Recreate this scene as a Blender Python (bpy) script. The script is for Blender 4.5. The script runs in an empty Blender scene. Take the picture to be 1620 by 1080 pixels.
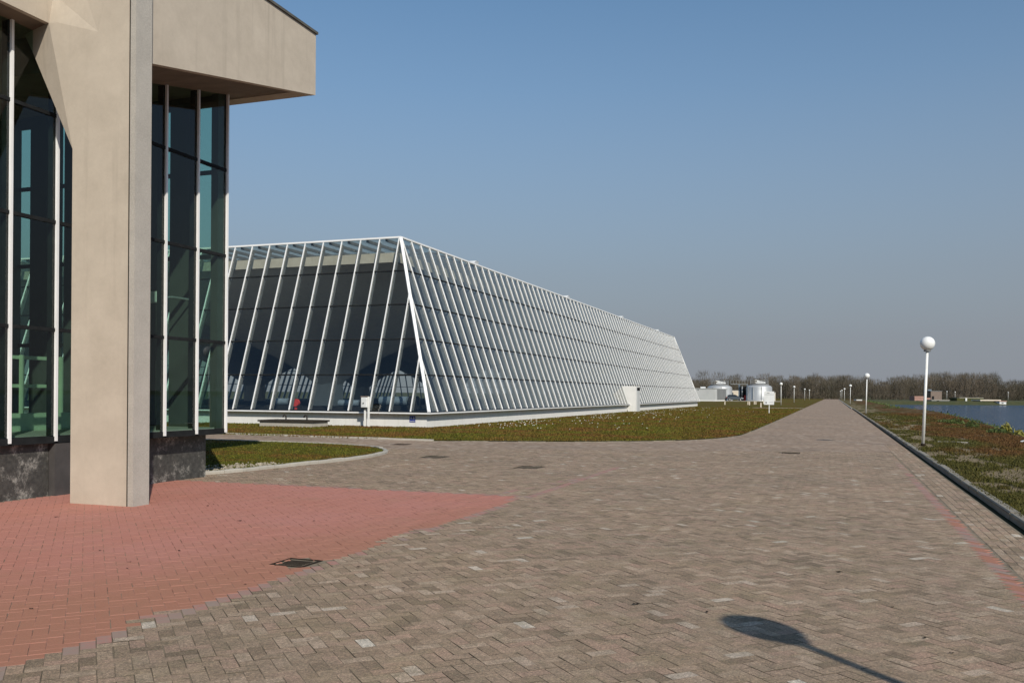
import bpy, bmesh, math, random
import numpy as np
from mathutils import Vector, Matrix

random.seed(7); RNG = np.random.default_rng(7)
S = bpy.context.scene
COL = S.collection
R = math.radians

# ------------------------------------------------------------------ camera
F, CX, YH, ROLL, EYE = 1418.0, 810.0, 621.4, 0.0070, 1.70
YAW = math.atan(508 / 1418.0)
SA, CA = math.sin(YAW), math.cos(YAW)
cam = bpy.data.cameras.new('camera')
cam.sensor_width = 36.0; cam.lens = 36.0 * F / 1620.0
cam.shift_y = (YH - 540.0) / 1620.0
cam.clip_start = 0.1; cam.clip_end = 6000
co = bpy.data.objects.new('camera', cam); COL.objects.link(co)
co.matrix_world = Matrix.Translation((0, 0, EYE)) @ Matrix.Rotation(YAW, 4, 'Z') @ Matrix.Rotation(R(90), 4, 'X') @ Matrix.Rotation(ROLL, 4, 'Z')
S.camera = co

# ------------------------------------------------------------------ light
SUN_EL = R(34.5); SX, SY = 0.648, -0.762
W = bpy.data.worlds.new('World'); S.world = W; W.use_nodes = True
wn = W.node_tree.nodes; wl = W.node_tree.links
bg = wn['Background']
sky = wn.new('ShaderNodeTexSky'); sky.sky_type = 'NISHITA'; sky.sun_disc = False
sky.sun_elevation = SUN_EL; sky.sun_rotation = math.atan2(SX, SY)
sky.altitude = 0; sky.air_density = 1.0; sky.dust_density = 0.5; sky.ozone_density = 2.6
# spring haze: the sky greys out evenly towards the horizon all round
STR = 0.108; bg.inputs[1].default_value = STR
tc = wn.new('ShaderNodeTexCoord'); sx_ = wn.new('ShaderNodeSeparateXYZ'); wl.new(tc.outputs['Generated'], sx_.inputs[0])
rp = wn.new('ShaderNodeValToRGB'); e = rp.color_ramp.elements; rp.color_ramp.interpolation = 'EASE'
e[0].position = 0.0; e[0].color = (.97, .97, .97, 1); e[1].position = .45; e[1].color = (0, 0, 0, 1)
for p_, v_ in ((.06, .94), (.13, .80), (.22, .54), (.32, .24)):
    q_ = e.new(p_); q_.color = (v_, v_, v_, 1)
rp.color_ramp.interpolation = 'LINEAR'
wl.new(sx_.outputs[2], rp.inputs[0])
hz = wn.new('ShaderNodeMix'); hz.data_type = 'RGBA'; wl.new(rp.outputs[0], hz.inputs[0]); tn = wn.new('ShaderNodeMix'); tn.data_type = 'RGBA'; tn.blend_type = 'MULTIPLY'; tn.inputs[0].default_value = 1; tn.inputs[7].default_value = (.88, 1.06, 1.07, 1); wl.new(sky.outputs[0], tn.inputs[6]); wl.new(tn.outputs[2], hz.inputs[6])
hz.inputs[7].default_value = (.252 / STR, .268 / STR, .310 / STR, 1)
wl.new(hz.outputs[2], bg.inputs[0])
sl = bpy.data.lights.new('sun', 'SUN'); sl.energy = 4.0; sl.angle = R(0.55); sl.color = (1.0, 0.93, 0.82)
so = bpy.data.objects.new('sun', sl); COL.objects.link(so); so.location = (30, -40, 60)
sd = Vector((SX * math.cos(SUN_EL), SY * math.cos(SUN_EL), math.sin(SUN_EL)))
so.rotation_euler = sd.to_track_quat('Z', 'Y').to_euler()
S.view_settings.view_transform = 'Standard'; S.view_settings.look = 'None'
S.view_settings.exposure = 0.0; S.view_settings.gamma = 1.0
S.render.engine = 'CYCLES'
S.cycles.transparent_max_bounces = 40; S.cycles.max_bounces = 8
S.cycles.volume_bounces = 0

# ------------------------------------------------------------------ pixel helpers
def wdir(x):                      # per metre of depth: world X, Y
    t = (x - CX) / F
    return t * CA - SA, t * SA + CA
def at_depth(x, y, d):
    a, b = wdir(x)
    return Vector((a * d, b * d, EYE + (YH + ROLL * (x - CX) - y) / F * d))
def on_ground(x, y, z=0.0):
    d = F * (EYE - z) / (y - YH - ROLL * (x - CX))
    return at_depth(x, y, d)

# ------------------------------------------------------------------ mesh helpers
class MB:
    def __init__(s): s.v = []; s.f = []; s.m = []
    def add(s, vs, fs, mi=0):
        o = len(s.v); s.v += [tuple(p) for p in vs]
        for f in fs: s.f.append(tuple(i + o for i in f)); s.m.append(mi)
        return s
    def box(s, x0, x1, y0, y1, z0, z1, mi=0):
        return s.add([(x0,y0,z0),(x1,y0,z0),(x1,y1,z0),(x0,y1,z0),(x0,y0,z1),(x1,y0,z1),(x1,y1,z1),(x0,y1,z1)],
            [(0,3,2,1),(4,5,6,7),(0,1,5,4),(1,2,6,5),(2,3,7,6),(3,0,4,7)], mi)
    def prism(s, base, off, mi=0):          # base: list of points, off: extrusion vector
        n = len(base); b = [Vector(p) for p in base]; o = Vector(off)
        return s.add(b + [p + o for p in b], [tuple(range(n - 1, -1, -1)), tuple(range(n, 2 * n))] +
            [(i, (i + 1) % n, n + (i + 1) % n, n + i) for i in range(n)], mi)
    def bar(s, p, q, w, d, nrm, mi=0, lift=0.0):   # box from p to q, width w, depth d along nrm
        p, q, n = Vector(p), Vector(q), Vector(nrm).normalized()
        a = (q - p).normalized(); sd_ = a.cross(n).normalized() * (w / 2)
        o = n * lift; t = n * d
        return s.prism([p - sd_ + o, p + sd_ + o, p + sd_ + o + t, p - sd_ + o + t], q - p, mi)
    def tube(s, pts, r, n=8, mi=0, cap=True):
        pts = [Vector(p) for p in pts]; rr = r if isinstance(r, (list, tuple)) else [r] * len(pts)
        vs = []
        for i, p in enumerate(pts):
            a = (pts[min(i + 1, len(pts) - 1)] - pts[max(i - 1, 0)]).normalized()
            h = Vector((1, 0, 0)) if abs(a.x) < .8 else Vector((0, 1, 0))
            u = a.cross(h).normalized(); v = a.cross(u)
            for k in range(n):
                an = 2 * math.pi * k / n; vs.append(p + (u * math.cos(an) + v * math.sin(an)) * rr[i])
        fs = [(i*n+k, i*n+(k+1)%n, (i+1)*n+(k+1)%n, (i+1)*n+k) for i in range(len(pts)-1) for k in range(n)]
        if cap: fs += [tuple(range(n))[::-1], tuple(range((len(pts)-1)*n, len(pts)*n))]
        return s.add(vs, fs, mi)
    def lathe(s, prof, n=24, c=(0,0,0), mi=0):
        vs = [(c[0]+r*math.cos(2*math.pi*k/n), c[1]+r*math.sin(2*math.pi*k/n), c[2]+z) for r, z in prof for k in range(n)]
        fs = [(i*n+k, i*n+(k+1)%n, (i+1)*n+(k+1)%n, (i+1)*n+k) for i in range(len(prof)-1) for k in range(n)]
        return s.add(vs, fs, mi)
    def mesh(s, name, mats, smooth=False, fix=True):
        me = bpy.data.meshes.new(name); me.from_pydata(s.v, [], s.f)
        for m in (mats if isinstance(mats, (list, tuple)) else [mats]): me.materials.append(m)
        if len(me.materials) > 1: me.polygons.foreach_set('material_index', s.m)
        if fix:
            bm = bmesh.new(); bm.from_mesh(me); bmesh.ops.recalc_face_normals(bm, faces=bm.faces); bm.to_mesh(me); bm.free()
        if smooth: me.polygons.foreach_set('use_smooth', [True] * len(me.polygons))
        me.update(); return me
    def build(s, name, mats, parent=None, smooth=False, loc=None, fix=True):
        return link(name, s.mesh(name, mats, smooth, fix), parent, loc)

def link(name, me, parent=None, loc=None):
    o = bpy.data.objects.new(name, me); COL.objects.link(o)
    if parent is not None:
        o.parent = parent
        if loc is None: o.location = -parent.location if parent.rotation_euler.z == 0 else (0, 0, 0)
        else: o.location = loc
    elif loc is not None: o.location = loc
    return o
def wpart(mb, name, mats, root, smooth=False):
    """part given in world coordinates under an unrotated root (or under a part of one)"""
    o = mb.build(name, mats, None, smooth)
    o.parent = root
    off = Vector((0, 0, 0)); r = root
    while r is not None: off += r.location; r = r.parent
    o.location = -off
    return o
def tag(o, label=None, cat=None, group=None, kind=None):
    if label: o['label'] = label
    if cat: o['category'] = cat
    if group: o['group'] = group
    if kind: o['kind'] = kind
    return o
def empty(name, loc, rz=0.0):
    o = bpy.data.objects.new(name, None); COL.objects.link(o); o.location = loc; o.rotation_euler = (0, 0, rz)
    o.empty_display_size = .2; return o
def bevel(o, w=.01, seg=1):
    m = o.modifiers.new('bevel', 'BEVEL'); m.width = w; m.segments = seg; m.limit_method = 'ANGLE'; return o
def trimesh(name, V, mats, parent=None, quads=False, midx=None):
    """V: (N,3,3) triangles or (N,4,3) quads as one mesh"""
    n, k, _ = V.shape
    me = bpy.data.meshes.new(name)
    me.vertices.add(n * k); me.vertices.foreach_set('co', V.reshape(-1).astype(np.float32))
    me.loops.add(n * k); me.loops.foreach_set('vertex_index', np.arange(n * k, dtype=np.int32))
    me.polygons.add(n); me.polygons.foreach_set('loop_start', np.arange(0, n * k, k, dtype=np.int32))
    for m in (mats if isinstance(mats, (list, tuple)) else [mats]): me.materials.append(m)
    if midx is not None: me.polygons.foreach_set('material_index', midx.astype(np.int32))
    me.update(calc_edges=True); me.shade_flat()
    o = bpy.data.objects.new(name, me); COL.objects.link(o)
    if parent is not None: o.parent = parent
    return o

# ------------------------------------------------------------------ materials
class NT:
    def __init__(s, name):
        s.m = bpy.data.materials.new(name); s.m.use_nodes = True
        s.n = s.m.node_tree.nodes; s.l = s.m.node_tree.links
        s.p = s.n['Principled BSDF']; s.out = s.n['Material Output']; s._pos = None
    def node(s, t, **k):
        x = s.n.new(t)
        for a, b in k.items(): setattr(x, a, b)
        return x
    def link(s, a, b): s.l.new(a, b)
    def pos(s):
        if s._pos is None: s._pos = s.node('ShaderNodeNewGeometry')
        return s._pos.outputs['Position']
    def noise(s, scale, detail=5, rough=.55, vec=None, stretch=None):
        x = s.node('ShaderNodeTexNoise'); x.inputs['Scale'].default_value = scale
        x.inputs['Detail'].default_value = detail; x.inputs['Roughness'].default_value = rough
        v = vec if vec is not None else s.pos()
        if stretch:
            mp = s.node('ShaderNodeMapping'); mp.inputs['Scale'].default_value = stretch; s.link(v, mp.inputs[0]); v = mp.outputs[0]
        s.link(v, x.inputs['Vector']); return x.outputs['Fac']
    def ramp(s, fac, stops):
        x = s.node('ShaderNodeValToRGB'); e = x.color_ramp.elements
        while len(e) < len(stops): e.new(.5)
        for i, (p, c) in enumerate(stops):
            e[i].position = p; e[i].color = (*c, 1) if len(c) == 3 else c
        s.link(fac, x.inputs[0]); return x.outputs[0]
    def mix(s, fac, a, b, mode='MIX'):
        x = s.node('ShaderNodeMix', data_type='RGBA', blend_type=mode)
        for i, v in ((0, fac), (6, a), (7, b)):
            if hasattr(v, 'is_linked') or hasattr(v, 'links'): s.link(v, x.inputs[i])
            elif i == 0: x.inputs[0].default_value = v
            else: x.inputs[i].default_value = (*v, 1)
        return x.outputs[2]
    def math(s, op, a, b=None, clamp=False):
        x = s.node('ShaderNodeMath', operation=op); x.use_clamp = clamp
        for i, v in ((0, a), (1, b)):
            if v is None: continue
            if hasattr(v, 'links'): s.link(v, x.inputs[i])
            else: x.inputs[i].default_value = v
        return x.outputs[0]
    def bump(s, h, strength=.3, dist=.01):
        b = s.node('ShaderNodeBump'); b.inputs['Strength'].default_value = strength; b.inputs['Distance'].default_value = dist
        s.link(h, b.inputs['Height']); s.link(b.outputs[0], s.p.inputs['Normal'])
    def set(s, col=None, rough=None, metal=None, spec=None):
        for k, v in (('Base Color', col), ('Roughness', rough), ('Metallic', metal), ('Specular IOR Level', spec)):
            if v is None: continue
            if hasattr(v, 'links'): s.link(v, s.p.inputs[k])
            elif isinstance(v, tuple): s.p.inputs[k].default_value = (*v, 1)
            else: s.p.inputs[k].default_value = v
        return s

def simple(name, c1, c2=None, scale=3, rough=.7, bump=0, bscale=60, bdist=.004, metal=0, lo=.35, hi=.65, stretch=None, spec=.4):
    t = NT(name)
    if c2 is None: c2 = tuple(min(1, c * .85) for c in c1)
    t.set(t.ramp(t.noise(scale, 6, .6, stretch=stretch), [(lo, c1), (hi, c2)]), rough, metal, spec)
    if bump: t.bump(t.noise(bscale, 4), bump, bdist)
    return t.m

def concrete(name, a, b, stain, streak=True, bump=.25, grain=220):
    t = NT(name)
    base = t.ramp(t.noise(1.7, 9, .74), [(.30, a), (.68, b)])
    fine = t.ramp(t.noise(grain, 3, .6), [(.3, (.78, .78, .78)), (.7, (1.12, 1.12, 1.12))])
    c = t.mix(.55, base, fine, 'MULTIPLY')
    if streak:
        st = t.ramp(t.noise(2.2, 5, .6, stretch=(2.5, 2.5, .12)), [(.55, (0, 0, 0)), (.78, (1, 1, 1))])
        c = t.mix(t.math('MULTIPLY', st, .4), c, stain)
        pt = t.ramp(t.noise(9, 3, .5), [(.70, (0, 0, 0)), (.80, (1, 1, 1))])
        c = t.mix(t.math('MULTIPLY', pt, .25), c, stain)
    t.set(c, .88, spec=.25)
    t.bump(t.noise(grain * .6, 5), bump, .006)
    return t.m

MT = {}
MT['concrete'] = concrete('concrete_tan', (.575, .50, .405), (.47, .405, .325), (.31, .265, .21))
MT['aggregate'] = concrete('concrete_exposed_aggregate', (.49, .455, .40), (.40, .37, .325), (.2, .18, .15), False, .9, 75)
MT['concrete_in'] = concrete('concrete_interior', (.70, .64, .54), (.62, .56, .47), (.24, .22, .2), True, .2, 60)
MT['white_wall'] = concrete('white_painted_wall', (.80, .79, .76), (.72, .71, .68), (.5, .48, .42), True, .15, 40)
MT['pale_concrete'] = concrete('pale_concrete', (.48, .45, .39), (.38, .35, .30), (.22, .20, .16), True, .5, 60)
MT['kerb'] = concrete('kerb_concrete', (.33, .30, .25), (.23, .205, .165), (.12, .11, .07), True, .8, 45)
MT['worn_kerb'] = simple('worn_kerb', (.30, .26, .20), (.16, .14, .09), 4, .9, .4)
MT['alu'] = simple('white_aluminium', (.88, .88, .87), (.80, .80, .79), 1.5, .42, spec=.5)
MT['rafter'] = simple('grey_rafter', (.16, .165, .165), (.12, .125, .125), 2, .5)
MT['dark'] = simple('dark_frame', (.022, .024, .025), (.014, .015, .016), 5, .8, spec=.1)
MT['dark_panel'] = simple('dark_panel', (.075, .078, .072), (.052, .055, .05), 1.2, .6)
MT['soffit'] = simple('shade_brown_soffit', (.20, .155, .115), (.15, .115, .086), 2.5, .85, .3, stretch=(1, 1, 1))  # darkened brown: the shade under roof and beam is put into the colour
MT['roof'] = simple('roof_felt', (.12, .115, .10), (.07, .07, .06), 3, .9, .4)
MT['iron'] = simple('cast_iron', (.036, .027, .02), (.022, .017, .013), 30, .95, .6, 90, spec=.1)
MT['lid'] = simple('dark_lid', (.055, .047, .038), (.035, .03, .025), 6, .9, .4, spec=.1)
MT['globe'] = simple('white_globe', (.86, .86, .84), (.80, .80, .77), 4, .22, spec=.5)
MT['pole'] = simple('white_pole', (.86, .86, .83), (.78, .77, .73), 6, .4)
MT['galv'] = simple('galvanised_steel', (.55, .55, .53), (.42, .42, .40), 8, .4, metal=.6)
MT['tank'] = simple('tank_cladding', (.56, .57, .57), (.46, .47, .47), .8, .5, metal=.45, stretch=(1, 1, .2))
MT['grey_wall'] = simple('light_grey_wall', (.56, .57, .56), (.50, .51, .50), .6, .8)
MT['dgrey'] = simple('mid_grey_wall', (.24, .245, .245), (.19, .195, .195), .6, .8)
MT['bluegrey'] = simple('blue_grey_steel', (.16, .21, .26), (.12, .16, .2), 2, .5)
MT['cream'] = simple('cream_panel', (.74, .66, .54), (.66, .58, .46), 1, .7)
MT['red'] = simple('red_paint', (.55, .05, .045), (.42, .04, .035), 5, .4)
MT['pinkbrick'] = simple('pale_red_brick', (.42, .25, .20), (.33, .19, .155), 2, .85)
MT['brownbrick'] = simple('brown_brick', (.24, .185, .15), (.17, .13, .11), 3, .85)
MT['car'] = simple('grey_car_paint', (.13, .15, .17), (.12, .14, .16), 2, .25, metal=.5)
MT['car_glass'] = simple('car_glass', (.02, .025, .03), (.015, .02, .025), 2, .1)
MT['rubber'] = simple('rubber', (.02, .02, .02), (.03, .03, .03), 10, .85)
MT['blue_sign'] = simple('blue_enamel', (.03, .05, .28), (.025, .04, .23), 6, .35)
MT['white_sign'] = simple('white_enamel', (.76, .77, .76), (.66, .67, .66), 3, .4)
MT['text_dark'] = simple('dark_print', (.08, .08, .08), (.1, .1, .1), 8, .6)
MT['floor_in'] = simple('interior_floor', (.38, .36, .32), (.30, .28, .25), .8, .5)
MT['rail_green'] = simple('pale_green_paint', (.42, .50, .36), (.36, .43, .31), 4, .5)
MT['bark'] = simple('bark', (.13, .105, .08), (.085, .07, .055), 3, .95)
MT['twig'] = simple('bare_twigs', (.135, .108, .078), (.085, .075, .05), .05, .95, lo=.4, hi=.6)
MT['leaf'] = simple('shrub_leaf', (.10, .13, .03), (.06, .09, .02), 3, .7)
MT['leaf_yellow'] = simple('yellow_leaf', (.30, .27, .05), (.16, .16, .035), 8, .7)
MT['petal'] = simple('daisy_white', (.8, .8, .74), (.7, .7, .6), 8, .7)
MT['pebble'] = simple('pebble', (.40, .35, .28), (.16, .14, .10), 9, .85)

def paver_mat(name, red=False):
    t = NT(name)
    g = t.node('ShaderNodeNewGeometry'); oi = t.node('ShaderNodeObjectInfo')
    r = t.math('FRACT', t.math('ADD', g.outputs['Random Per Island'], oi.outputs['Random']))
    if not red:
        c = t.ramp(r, [(0, (.215, .162, .118)), (.10, (.285, .213, .156)), (.30, (.328, .246, .182)), (.5, (.348, .262, .197)), (.62, (.378, .262, .204)), (.8, (.374, .284, .214)), (.95, (.42, .325, .252)), (.99, (.47, .39, .325)), (1, (.60, .56, .50))])
        big = t.ramp(t.noise(.45, 6, .65), [(.3, (.80, .80, .79)), (.7, (1.10, 1.05, 1.0))])
        c = t.mix(1, c, big, 'MULTIPLY')
        wet = t.ramp(t.noise(7, 8, .82), [(.46, (0, 0, 0)), (.66, (1, 1, 1))])
        c = t.mix(t.math('MULTIPLY', wet, .62), c, (.165, .145, .095))
        mot = t.ramp(t.noise(27, 9, .9), [(.35, (.52, .50, .46)), (.5, (1, 1, 1)), (.65, (1.55, 1.52, 1.45))]); c = t.mix(.9, c, mot, 'MULTIPLY')
        yel = t.ramp(t.noise(1.7, 6, .7), [(.5, (0, 0, 0)), (.72, (1, 1, 1))]); c = t.mix(t.math('MULTIPLY', yel, .3), c, (.30, .25, .13))
        pk_ = t.ramp(t.noise(23, 5, .7), [(.58, (0, 0, 0)), (.75, (1, 1, 1))])
        c = t.mix(t.math('MULTIPLY', pk_, .4), c, (.42, .36, .29))
        sp = t.ramp(t.noise(65, 8, .95), [(.35, (.20, .19, .175)), (.5, (.92, .92, .91)), (.63, (2.4, 2.28, 2.1))])
        c = t.mix(.9, c, sp, 'MULTIPLY')
        t.set(c, .85, spec=.3)
        t.bump(t.noise(110, 5, .8), 1.0, .005)
    else:
        c = t.ramp(r, [(0, (.37, .148, .095)), (.5, (.41, .170, .115)), (1, (.45, .195, .138))])
        big = t.ramp(t.noise(.55, 5, .6), [(.3, (.49, .215, .178)), (.7, (.455, .185, .135))])
        sepx = t.node('ShaderNodeSeparateXYZ'); t.link(t.pos(), sepx.inputs[0])
        edge = t.math('ADD', t.math('MULTIPLY', t.math('ADD', sepx.outputs[0], 6.4), .55), t.math('MULTIPLY', t.math('SUBTRACT', t.noise(.6, 6, .7), .5), 1.6))
        front = t.math('MULTIPLY', t.math('SUBTRACT', 9.5, sepx.outputs[1]), .16)
        ef = t.math('MULTIPLY', t.math('ADD', edge, front), 1.0, True)
        c = t.mix(.82, c, big); c = t.mix(t.math('MULTIPLY', ef, .8), c, (.36, .165, .098))
        sp = t.ramp(t.noise(80, 5, .85), [(.3, (.72, .70, .68)), (.5, (1, 1, 1)), (.7, (1.25, 1.25, 1.22))]); c = t.mix(.8, c, sp, 'MULTIPLY')
        dirt = t.ramp(t.noise(1.6, 6, .65), [(.52, (0, 0, 0)), (.8, (1, 1, 1))])
        c = t.mix(t.math('MULTIPLY', dirt, .45), c, (.30, .18, .11))
        wear = t.ramp(t.noise(55, 5, .7), [(.5, (0, 0, 0)), (.75, (1, 1, 1))])
        c = t.mix(t.math('MULTIPLY', wear, .4), c, (.30, .22, .17))
        t.set(c, .8, spec=.3)
        t.bump(t.noise(240, 4, .7), .5, .003)
    return t.m
MT['paver'] = paver_mat('paver_grey_brown'); MT['paver_red'] = paver_mat('paver_red_paint', True)

def faint_red():
    t = NT('paver_worn_red'); g = t.node('ShaderNodeNewGeometry'); oi = t.node('ShaderNodeObjectInfo')
    r = t.math('FRACT', t.math('ADD', g.outputs['Random Per Island'], oi.outputs['Random']))
    c = t.ramp(r, [(0, (.31, .22, .175)), (.5, (.40, .19, .15)), (1, (.42, .17, .13))])
    wear = t.ramp(t.noise(16, 6, .75), [(.40, (0, 0, 0)), (.62, (1, 1, 1))])
    c = t.mix(t.math('MULTIPLY', wear, .75), c, (.30, .235, .19))
    t.set(c, .82); t.bump(t.noise(240, 4, .7), .6, .003); return t.m
MT['paver_faint'] = faint_red()
MT['joint'] = simple('joint_dirt', (.06, .046, .03), (.24, .185, .13), 2, .95, lo=.40, hi=.60)
MT['joint_red'] = simple('red_joint_dirt', (.27, .122, .085), (.41, .19, .14), 3, .95, lo=.36, hi=.5)

DFAR = 27.0
def road_mat():
    t = NT('road_base')
    dot = t.node('ShaderNodeVectorMath', operation='DOT_PRODUCT'); dot.inputs[1].default_value = (-SA, CA, 0)
    t.link(t.pos(), dot.inputs[0])
    near = t.math('LESS_THAN', dot.outputs['Value'], DFAR)
    mp = t.node('ShaderNodeMapping'); mp.inputs['Rotation'].default_value = (0, 0, R(45)); t.link(t.pos(), mp.inputs[0])
    vo = t.node('ShaderNodeTexVoronoi'); vo.inputs['Scale'].default_value = 6.5; t.link(mp.outputs[0], vo.inputs['Vector'])
    sp = t.node('ShaderNodeSeparateColor'); t.link(vo.outputs['Color'], sp.inputs[0])
    far = t.ramp(sp.outputs[0], [(0, (.22, .163, .118)), (.25, (.29, .216, .158)), (.6, (.335, .25, .185)), (.9, (.37, .282, .215)), (1, (.46, .39, .32))])
    st = t.ramp(t.noise(3.0, 7, .8), [(.35, (.82, .82, .80)), (.65, (1.15, 1.13, 1.1))]); far = t.mix(.9, far, st, 'MULTIPLY')
    big = t.ramp(t.noise(.3, 5, .6), [(.3, (.86, .86, .86)), (.7, (1.1, 1.06, 1.03))])
    far = t.mix(1, far, big, 'MULTIPLY')
    jo = t.ramp(t.noise(3, 6, .7), [(.34, (.10, .08, .052)), (.5, (.22, .178, .125)), (.7, (.29, .24, .175))])
    t.set(t.mix(near, far, jo), .88, spec=.3)
    t.bump(t.noise(120, 4), .5, .004)
    return t.m
MT['road'] = road_mat()

def grass_mat(name, red=.5, bare=0.0, blade=False):
    t = NT(name)
    n1 = t.noise(.33, 5, .62); n2 = t.noise(2.4, 5, .65)
    f = t.math('ADD', t.math('MULTIPLY', n1, .62), t.math('MULTIPLY', n2, .38))
    k = .5 + (.5 - red) * .28
    green = t.ramp(t.noise(7, 4, .7), [(.3, (.068, .077, .009)), (.7, (.118, .114, .015))])
    brown = t.ramp(t.noise(5, 4, .7), [(.3, (.115, .070, .016)), (.7, (.145, .068, .022))])
    c = t.mix(t.ramp(f, [(k - .06, (0, 0, 0)), (k + .07, (1, 1, 1))]), green, brown)
    if bare:
        b = t.noise(.8, 6, .72, stretch=(1, .28, 1))
        c = t.mix(t.ramp(b, [(.60 - bare * .12, (0, 0, 0)), (.70 - bare * .12, (1, 1, 1))]), c, (.33, .27, .19))
    if blade:
        g = t.node('ShaderNodeNewGeometry')
        v = t.ramp(g.outputs['Random Per Island'], [(0, (.65, .65, .65)), (.6, (1.1, 1.1, 1.1)), (1, (1.7, 1.6, 1.3))])
        c = t.mix(1, c, v, 'MULTIPLY')
        t.set(c, .75, spec=.2)
    else:
        sp = t.ramp(t.noise(38, 5, .75), [(.3, (.6, .6, .6)), (.7, (1.35, 1.35, 1.3))])
        c = t.mix(.8, c, sp, 'MULTIPLY')
        t.set(c, .95, spec=.1); t.bump(t.noise(30, 6, .75), 1.0, .05)
    return t.m
MT['grass_lawn'] = grass_mat('lawn_grass', .5); MT['blade_lawn'] = grass_mat('lawn_blades', .5, blade=True)
MT['grass_isl'] = grass_mat('island_grass', .36); MT['blade_isl'] = grass_mat('island_blades', .36, blade=True)
def verge_mat(name, blade):
    t = NT(name)
    a1 = t.node('ShaderNodeAttribute'); a1.attribute_name = 'bare'; a2 = t.node('ShaderNodeAttribute'); a2.attribute_name = 'redness'
    green = t.ramp(t.noise(6, 4, .7), [(.3, (.048, .050, .011)), (.7, (.085, .078, .02))])
    brown = t.ramp(t.noise(4, 5, .7), [(.3, (.092, .060, .020)), (.7, (.120, .052, .022))])
    rf = t.math('ADD', a2.outputs['Fac'], t.math('MULTIPLY', t.math('SUBTRACT', t.noise(3, 5, .7), .5), 1.6), True)
    c = t.mix(rf, green, brown)
    if not blade:
        bf = t.math('ADD', a1.outputs['Fac'], t.math('MULTIPLY', t.math('SUBTRACT', t.noise(5, 8, .85), .5), 3.0), True)
        c = t.mix(t.math('MULTIPLY', bf, t.math('MULTIPLY', a1.outputs['Fac'], 1.6, True), True), c, t.ramp(t.noise(12, 4, .7), [(.3, (.22, .165, .10)), (.7, (.33, .26, .17))]))
        sp = t.ramp(t.noise(38, 5, .75), [(.3, (.6, .6, .6)), (.7, (1.35, 1.35, 1.3))]); c = t.mix(.8, c, sp, 'MULTIPLY')
        t.set(c, .95, spec=.1); t.bump(t.noise(30, 6, .75), 1.0, .04)
    else:
        g = t.node('ShaderNodeNewGeometry')
        c = t.mix(1, c, t.ramp(g.outputs['Random Per Island'], [(0, (.7, .7, .7)), (.6, (1.1, 1.1, 1.1)), (1, (1.7, 1.6, 1.3))]), 'MULTIPLY'); t.set(c, .75, spec=.2)
    return t.m
MT['grass_verge'] = verge_mat('verge_grass', False); MT['blade_verge'] = verge_mat('verge_blades', True)
MT['grass_far'] = simple('far_grass', (.045, .055, .014), (.075, .07, .022), .4, .95, .5, 8, .05)

def stone_mat():
    t = NT('dark_stone_cladding')
    base = t.ramp(t.noise(14, 5, .7), [(.35, (.035, .034, .031)), (.7, (.085, .082, .074))])
    b1 = t.ramp(t.noise(2.6, 6, .72), [(.50, (0, 0, 0)), (.60, (1, 1, 1))])
    b2 = t.ramp(t.noise(24, 4, .7), [(.38, (0, 0, 0)), (.62, (1, 1, 1))])
    c = t.mix(t.math('MULTIPLY', t.math('MULTIPLY', b1, b2), .9), base, (.36, .345, .31))
    t.set(c, .6); t.bump(t.noise(60, 4), .4, .004); return t.m
MT['stone'] = stone_mat()
MT['stone_plain'] = simple('plain_dark_stone', (.085, .078, .075), (.06, .056, .054), 3, .6, .2)

def glass_mat(name, tint, ior=1.6, rough=.0):
    t = NT(name); t.n.remove(t.p)
    tr = t.node('ShaderNodeBsdfTransparent'); tr.inputs[0].default_value = (*tint, 1)
    gl = t.node('ShaderNodeBsdfGlossy'); gl.inputs['Roughness'].default_value = rough; gl.inputs[0].default_value = (1, 1, 1, 1)
    fr = t.node('ShaderNodeFresnel'); fr.inputs[0].default_value = ior
    g = t.node('ShaderNodeNewGeometry')
    fac = t.math('MULTIPLY', fr.outputs[0], t.math('SUBTRACT', 1.0, g.outputs['Backfacing']))
    mx = t.node('ShaderNodeMixShader'); t.link(fac, mx.inputs[0]); t.link(tr.outputs[0], mx.inputs[1]); t.link(gl.outputs[0], mx.inputs[2])
    t.link(mx.outputs[0], t.out.inputs[0]); return t.m
MT['glass_near'] = glass_mat('teal_tinted_glass', (.76, .87, .82), 1.48)
MT['glass_hall'] = glass_mat('grey_tinted_glass', (.95, .965, .945), 1.62, .02)

def water_mat():
    t = NT('lake_water')
    t.set((.016, .055, .115), .12, spec=.12); t.p.inputs['IOR'].default_value = 1.33
    a = t.noise(1.1, 4, .6, stretch=(1, .6, 1)); b = t.noise(5, 3, .6)
    t.bump(t.math('ADD', a, t.math('MULTIPLY', b, .35)), 1.0, .9); return t.m
MT['water'] = water_mat()

# ================================================================== SETTING
def in_poly(P, poly):
    x, y = P[:, 0], P[:, 1]; ins = np.zeros(len(P), bool); n = len(poly)
    for i in range(n):
        x0, y0 = poly[i]; x1, y1 = poly[(i + 1) % n]
        if y0 == y1: continue
        c = ((y0 > y) != (y1 > y)) & (x < (x1 - x0) * (y - y0) / (y1 - y0) + x0); ins ^= c
    return ins
def smooth_poly(pts, it=3):
    for _ in range(it):
        out = [pts[0]]
        for a, b in zip(pts[:-1], pts[1:]):
            out += [(a[0]*.75+b[0]*.25, a[1]*.75+b[1]*.25), (a[0]*.25+b[0]*.75, a[1]*.25+b[1]*.75)]
        out.append(pts[-1]); pts = out
    return pts

WZ = -1.2
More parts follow.
